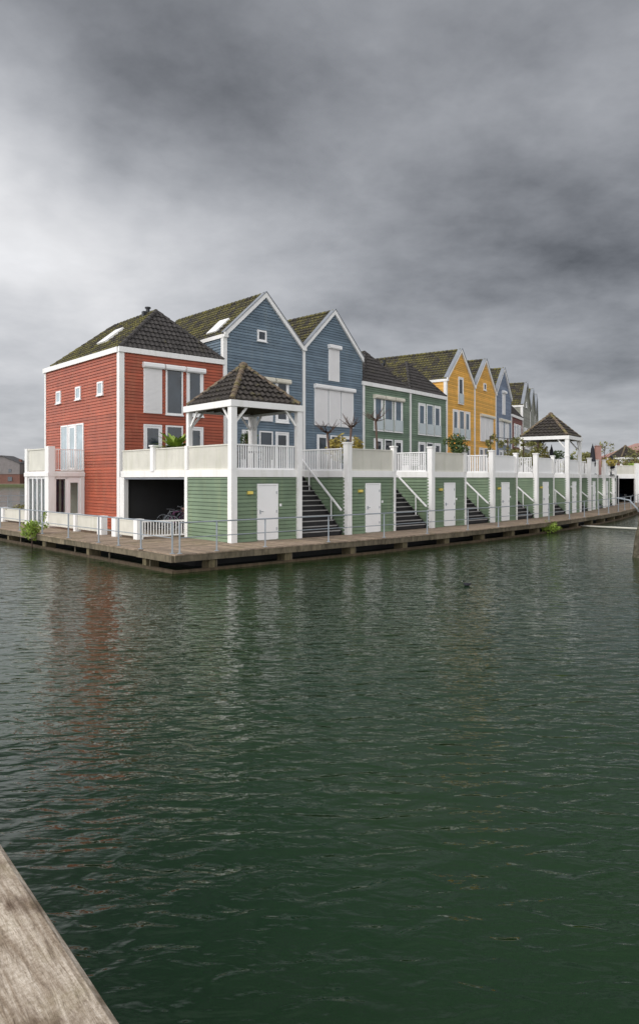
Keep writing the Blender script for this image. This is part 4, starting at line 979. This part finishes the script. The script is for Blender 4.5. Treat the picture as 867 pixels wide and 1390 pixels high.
q2 = eo(17.6, .9); plant('shrub', 'low brownish planted strip behind the far left garden fence', 'shrub', q2[0], q2[1], DECK, lambda m: m.leaves((q2[0], q2[1], 1.35), 1.0, 1.2, .22, 420, .07, lobes=8), 'leaf_olive', lambda m: m.tube([(q2[0], q2[1], DECK), (q2[0], q2[1], 1.35)], [.03, .02]))
# ------------------------------------------------------------------ pole on the water, pier, foreground rail, coot
fr = Frame(15.4, 40.9, math.atan2(35.2-40.9, 20.5-15.4), 0)
m = MB(fr); m.tube([(0, 0, .08), (7.6, 0, .12)], .055, 9); o = lone(m, 'barrier_pole', 'panel_white', 'long white pole lying just above the water between walkway and stone pier', 'pole', Frame(fr.x, fr.y, fr.a, 0)); smooth(o)
A_, B_ = Vector((11.30, 25.1)), Vector((17.5, 36.5)); dirw = (B_-A_).normalized(); C_ = Vector((19.5, 22.0))
fr = Frame(A_.x, A_.y, 0, 0); H = thing('stone_pier', 'rough stone pier with sloping side at the right edge of the photo', 'pier', fr)
m = MB(); n = 26; mv = 12
def pierpt(u, v):      # u along outline (C -> A -> B), v height
    L1 = (A_-C_).length; L2 = (B_-A_).length; s_ = u*(L1+L2)
    p = C_+(A_-C_)*(s_/L1) if s_ < L1 else A_+dirw*(s_-L1)
    ctr = Vector((17.5, 27)); z = -.6+v*2.10; ins = (z)*.20
    nn = (ctr-p).normalized(); return (p.x+nn.x*ins+noise.noise(Vector((p.x*3, p.y*3, z*3)))*.05, p.y+nn.y*ins+noise.noise(Vector((p.x*3+9, p.y*3, z*3)))*.05, z)
n = 120; idx = [[m.vert(pierpt(u/n, v/mv)) for u in range(n+1)] for v in range(mv+1)]
for v in range(mv):
    for u in range(n): m.f.append([idx[v][u], idx[v][u+1], idx[v+1][u+1], idx[v+1][u]])
m.f.append(idx[mv][:]); m.build('wall', 'pier_stone' if 'pier_stone' in MATS else 'concrete', H)
m = MB(); tp = [Vector(pierpt(u, 1)) for u in (0, .25, .4, .48, .6, .8, 1)]
m.prism([(p.x, p.y) for p in tp], 1.50, 1.62); m.build('coping', 'concrete', H)
fr = Frame(12.2, 26.3, 0, 1.62); H = thing('steel_railing', 'short steel handrail stub on top of the stone pier', 'railing', fr)
m = MB(); m.tube([(12.05, 26.2, 1.62), (11.98, 26.15, 1.74), (11.75, 26.3, 2.05), (11.55, 26.9, 2.12)], .03); m.build('handrail', 'steel_blue', H)
# foreground timber rail and the pier the photographer leans from
a, c = Vector((-.10, .45)), Vector((-1.55, 2.93)); a = Vector((-.300, .872)); d = Vector((-.533, 1.16))-a; d.normalize()
st_ = a-d*1.6; ang = math.atan2(d.y, d.x); RZ_ = CZ-.60
fr = Frame(st_.x, st_.y, ang-math.pi/2, RZ_-1.0)
H = thing('timber_railing', 'weathered grey brown timber handrail in the bottom left foreground', 'railing', fr)
me = MB(fr); prof = [(-.225, RZ_-.055), (0-.012, RZ_-.055), (0, RZ_-.045), (0, RZ_-.016), (-.004, RZ_-.006), (-.012, RZ_-.001), (-.03, RZ_), (-.2, RZ_), (-.222, RZ_-.012)]
n = len(prof); 
for j in range(2):
    for (x_, z_) in prof: me.vert((x_, (0, 9.0)[j], z_))
for k in range(n): me.f.append([k, (k+1) % n, n+(k+1) % n, n+k])
me.f.append(list(range(n))[::-1]); me.f.append([n+k for k in range(n)])
me.build('handrail', 'weathered_rail_wood', H)
for y_ in (.3, 3.0, 5.8, 8.6): m = MB(fr); m.box(-.17, -.06, y_-.06, y_+.06, RZ_-1.1, RZ_-.057); m.build('post', 'weathered_rail_wood', H)
for z_ in (.35, .65): m = MB(fr); m.box(-.13, -.10, 0, 9, RZ_-z_-.12, RZ_-z_); m.build('lower_rail', 'weathered_rail_wood', H)
pd = MB(fr)
for i in range(60): pd.box(-3.2, -.02, i*.15, i*.15+.142, RZ_-1.04, RZ_-1.0, R.random())
struct(pd, 'pier_deck', 'deck_wood')
m = MB(fr); m.box(-3.2, -.1, 0, 9, RZ_-1.3, RZ_-1.045); struct(m, 'pier_deck_beams', 'beam_wood')
# coot
x, y = 3.93, 18.5; fr = Frame(x, y, 0, 0); H = thing('water_bird', 'small black water bird swimming alone on the open water', 'bird', fr)
m = MB(); body = [(.02, -.155, .03), (.045, -.12, .035), (.075, -.05, .045), (.08, .03, .05), (.055, .11, .065), (.02, .16, .085), (.004, .19, .095)]
def ell(m, rings, n=10):
    ix = []
    for r_, dx, z_, ry in rings: ix.append([m.vert((x+dx, y+ry*math.cos(2*math.pi*j/n), z_+r_*math.sin(2*math.pi*j/n))) for j in range(n)])
    for a_3, b_3 in zip(ix, ix[1:]):
        for j in range(n): m.f.append([a_3[j], a_3[(j+1) % n], b_3[(j+1) % n], b_3[j]])
    m.f.append(ix[0][::-1]); m.f.append(ix[-1])
# one continuous body: tail -> back -> breast -> neck -> head -> nape
ell(m, [(.004, .19, .10, .006), (.022, .15, .085, .03), (.05, .09, .065, .062), (.068, .02, .055, .08), (.066, -.05, .055, .075), (.052, -.095, .07, .052), (.038, -.115, .10, .032), (.03, -.120, .135, .026), (.033, -.125, .165, .03), (.030, -.140, .185, .028), (.012, -.165, .180, .014), (.004, -.175, .178, .005)])
m.v = [(x+(p[0]-x)*.72, y+(p[1]-y)*.72, p[2]*.74-.005) for p in m.v]; smooth(m.build('body', 'dark_fabric', H)); m = MB(); m.tube([(x-.165, y, .178), (x-.205, y, .170)], [.012, .003], 6); m.v = [(x+(p[0]-x)*.72, y+(p[1]-y)*.72, p[2]*.74-.005) for p in m.v]; m.build('bill', 'white_clean', H)
# ------------------------------------------------------------------ far shore left, far trees, land behind right
ls = MB(); ls.prism([(-420, 246), (-60, 248), (40, 300), (40, 420), (-420, 420)], -1, .9); struct(ls, 'far_bank', 'grass')
rd = MB(); rd.prism([(-420, 252), (-64, 254), (-20, 300), (-20, 400), (-420, 400)], .9, 1.0); struct(rd, 'far_road', 'concrete')
paint('far_brick', (.17, .085, .065), (.2, .12, .1), .4, .9); paint('far_cladding', (.20, .18, .175), (.2, .2, .2), .2, .8); paint('far_roof', (.08, .078, .08), (.1, .1, .1), .3, .8)
def farhouse(x0, x1, y0, z_e, z_p, lab, flip=False, nwin=3):
    fr = Frame(x0, y0, 0, 1.0); H = thing('brick_house', lab, 'house', fr, 'houses on the far bank'); w_ = x1-x0
    m = MB(fr); m.box(0, w_, 0, 9, 1, 4.6); m.build('wall', 'far_brick', H)
    pk = w_*.42 if not flip else w_*.7
    m = MB(fr); m.yprism([(0, 4.6), (w_, 4.6), (w_, z_e), (pk, z_p), (0, z_e if not flip else z_p-.5)], -.15, 9.1); m.build('upper_wall', 'far_cladding', H)
    m = MB(fr); m.bar((0, 4.4, (z_e if not flip else z_p-.5)+.1), (pk, 4.4, z_p+.1), 10, .22); m.bar((pk, 4.4, z_p+.1), (w_+.3, 4.4, z_e), 10, .22); m.build('roof', 'far_roof', H)
    for i in range(nwin):
        xw = w_*(i+.5)/nwin; wm = MB(fr); wm.box(xw-.8, xw+.8, -.20, .0, 2.0, 3.6); wi = wm.build('window', 'window_glass', H)
        wm = MB(fr); wm.box(xw-.5, xw+.5, -.25, -.14, 5.3, 6.5); wm.build('window', 'window_glass', H)
    m = MB(fr); m.box(w_-1.6, w_-.7, 3, 4, z_e-1, z_e+1.6); m.build('chimney', 'far_brick', H)
farhouse(-133, -111.5, 258, 8.6, 11.4, 'brick and grey clad house with a sloping roof across the lake, far left', True)
farhouse(-109.6, -97, 262, 8.3, 10.0, 'narrower brick house across the lake, half hidden behind the glazed bay')
farhouse(-160, -138, 262, 8.3, 11.0, 'brick house farther left across the lake, outside the photo edge')
farhouse(-90, -70, 268, 8, 11, 'brick house across the lake behind the red house')
def bigtree(x, y, z0, h, r_, mat, lab, group, n=420, size=.35):
    fr = Frame(x, y, 0, z0); H = thing('broadleaf_tree', lab, 'tree', fr, group)
    m = MB(); m.tube([(x, y, z0), (x, y, z0+h*.5), (x+.2, y, z0+h*.85)], [.25*r_/3, .16*r_/3, .04], 6)
    for i in range(6): a = i*1.05; m.tube([(x, y, z0+h*.4), (x+math.cos(a)*r_*.6, y+math.sin(a)*r_*.6, z0+h*.75)], [.1, .03], 5)
    m.build('trunk', 'brown_bark', H); m = MB(); m.leaves((x, y, z0+h*.64), r_, r_, h*.38, n, size, lobes=12); m.build('crown', mat, H)
bigtree(-119.5, 252, 1, 5.2, 2.2, 'leaf_autumn', 'small rusty orange tree in front of the far brick house across the lake', 'far trees', 260, .25)
bigtree(-128, 254, 1, 4.4, 1.8, 'leaf_autumn', 'small brown tree at the left photo edge across the lake', 'far trees', 220, .25)
bigtree(-106.5, 255, 1, 7, 3.4, 'leaf_dark', 'dark green tree beside the chimney gap between the far brick houses', 'far trees', 420, .3)
for i, (xx, yy, hh) in enumerate(((-95, 300, 9), (-78, 305, 8), (-60, 300, 10), (-150, 300, 9), (-40, 320, 9))): bigtree(xx, yy, 1, hh, 4.5, 'leaf_dark', 'dark tree in the belt behind the far houses across the lake', 'tree belt behind the far houses', 260, .5)
car(Frame(-131.5, 250.5, 1.5, 1.0), 'white car parked on the far bank across the lake', 'car_white')
car(Frame(-124.5, 250.8, 1.6, 1.0), 'dark car parked on the far bank beside the white car', 'car_dark')
# land and roofs behind the far right
m = MB(); m.prism([(24, 96), (60, 70), (160, 60), (400, 300), (60, 300)], -1, .5); struct(m, 'island_ground', 'grass')
fr = Frame(56, 128, 0, .5); H = thing('timber_house', 'brown roofed house beyond the far garage at the right edge', 'house', fr)
m = MB(fr); m.yprism([(0, .5), (14, .5), (14, 7.0), (7, 9.6), (0, 7.0)], 0, 10); m.build('wall', 'far_brick', H)
m = MB(fr); m.bar((-.4, 5, 7.0), (7, 5, 9.8), 10.6, .25); m.bar((7, 5, 9.8), (14.4, 5, 7.0), 10.6, .25); m.build('roof', 'brick_pillar', H)
for i in range(3): m = MB(fr); m.box(2+i*4, 3.4+i*4, -.08, 0, 4, 5.6); m.build('window', 'window_glass', H)
for i, (xx, yy, hh) in enumerate(((52, 100, 6.5), (47, 104, 6), (60, 110, 7.5), (43, 118, 7), (75, 120, 8), (90, 130, 9))): bigtree(xx, yy, .5, hh, 3, 'leaf_olive', 'olive green tree standing behind the farthest pavilion and garage', 'trees beyond the far garage', 500, .28)
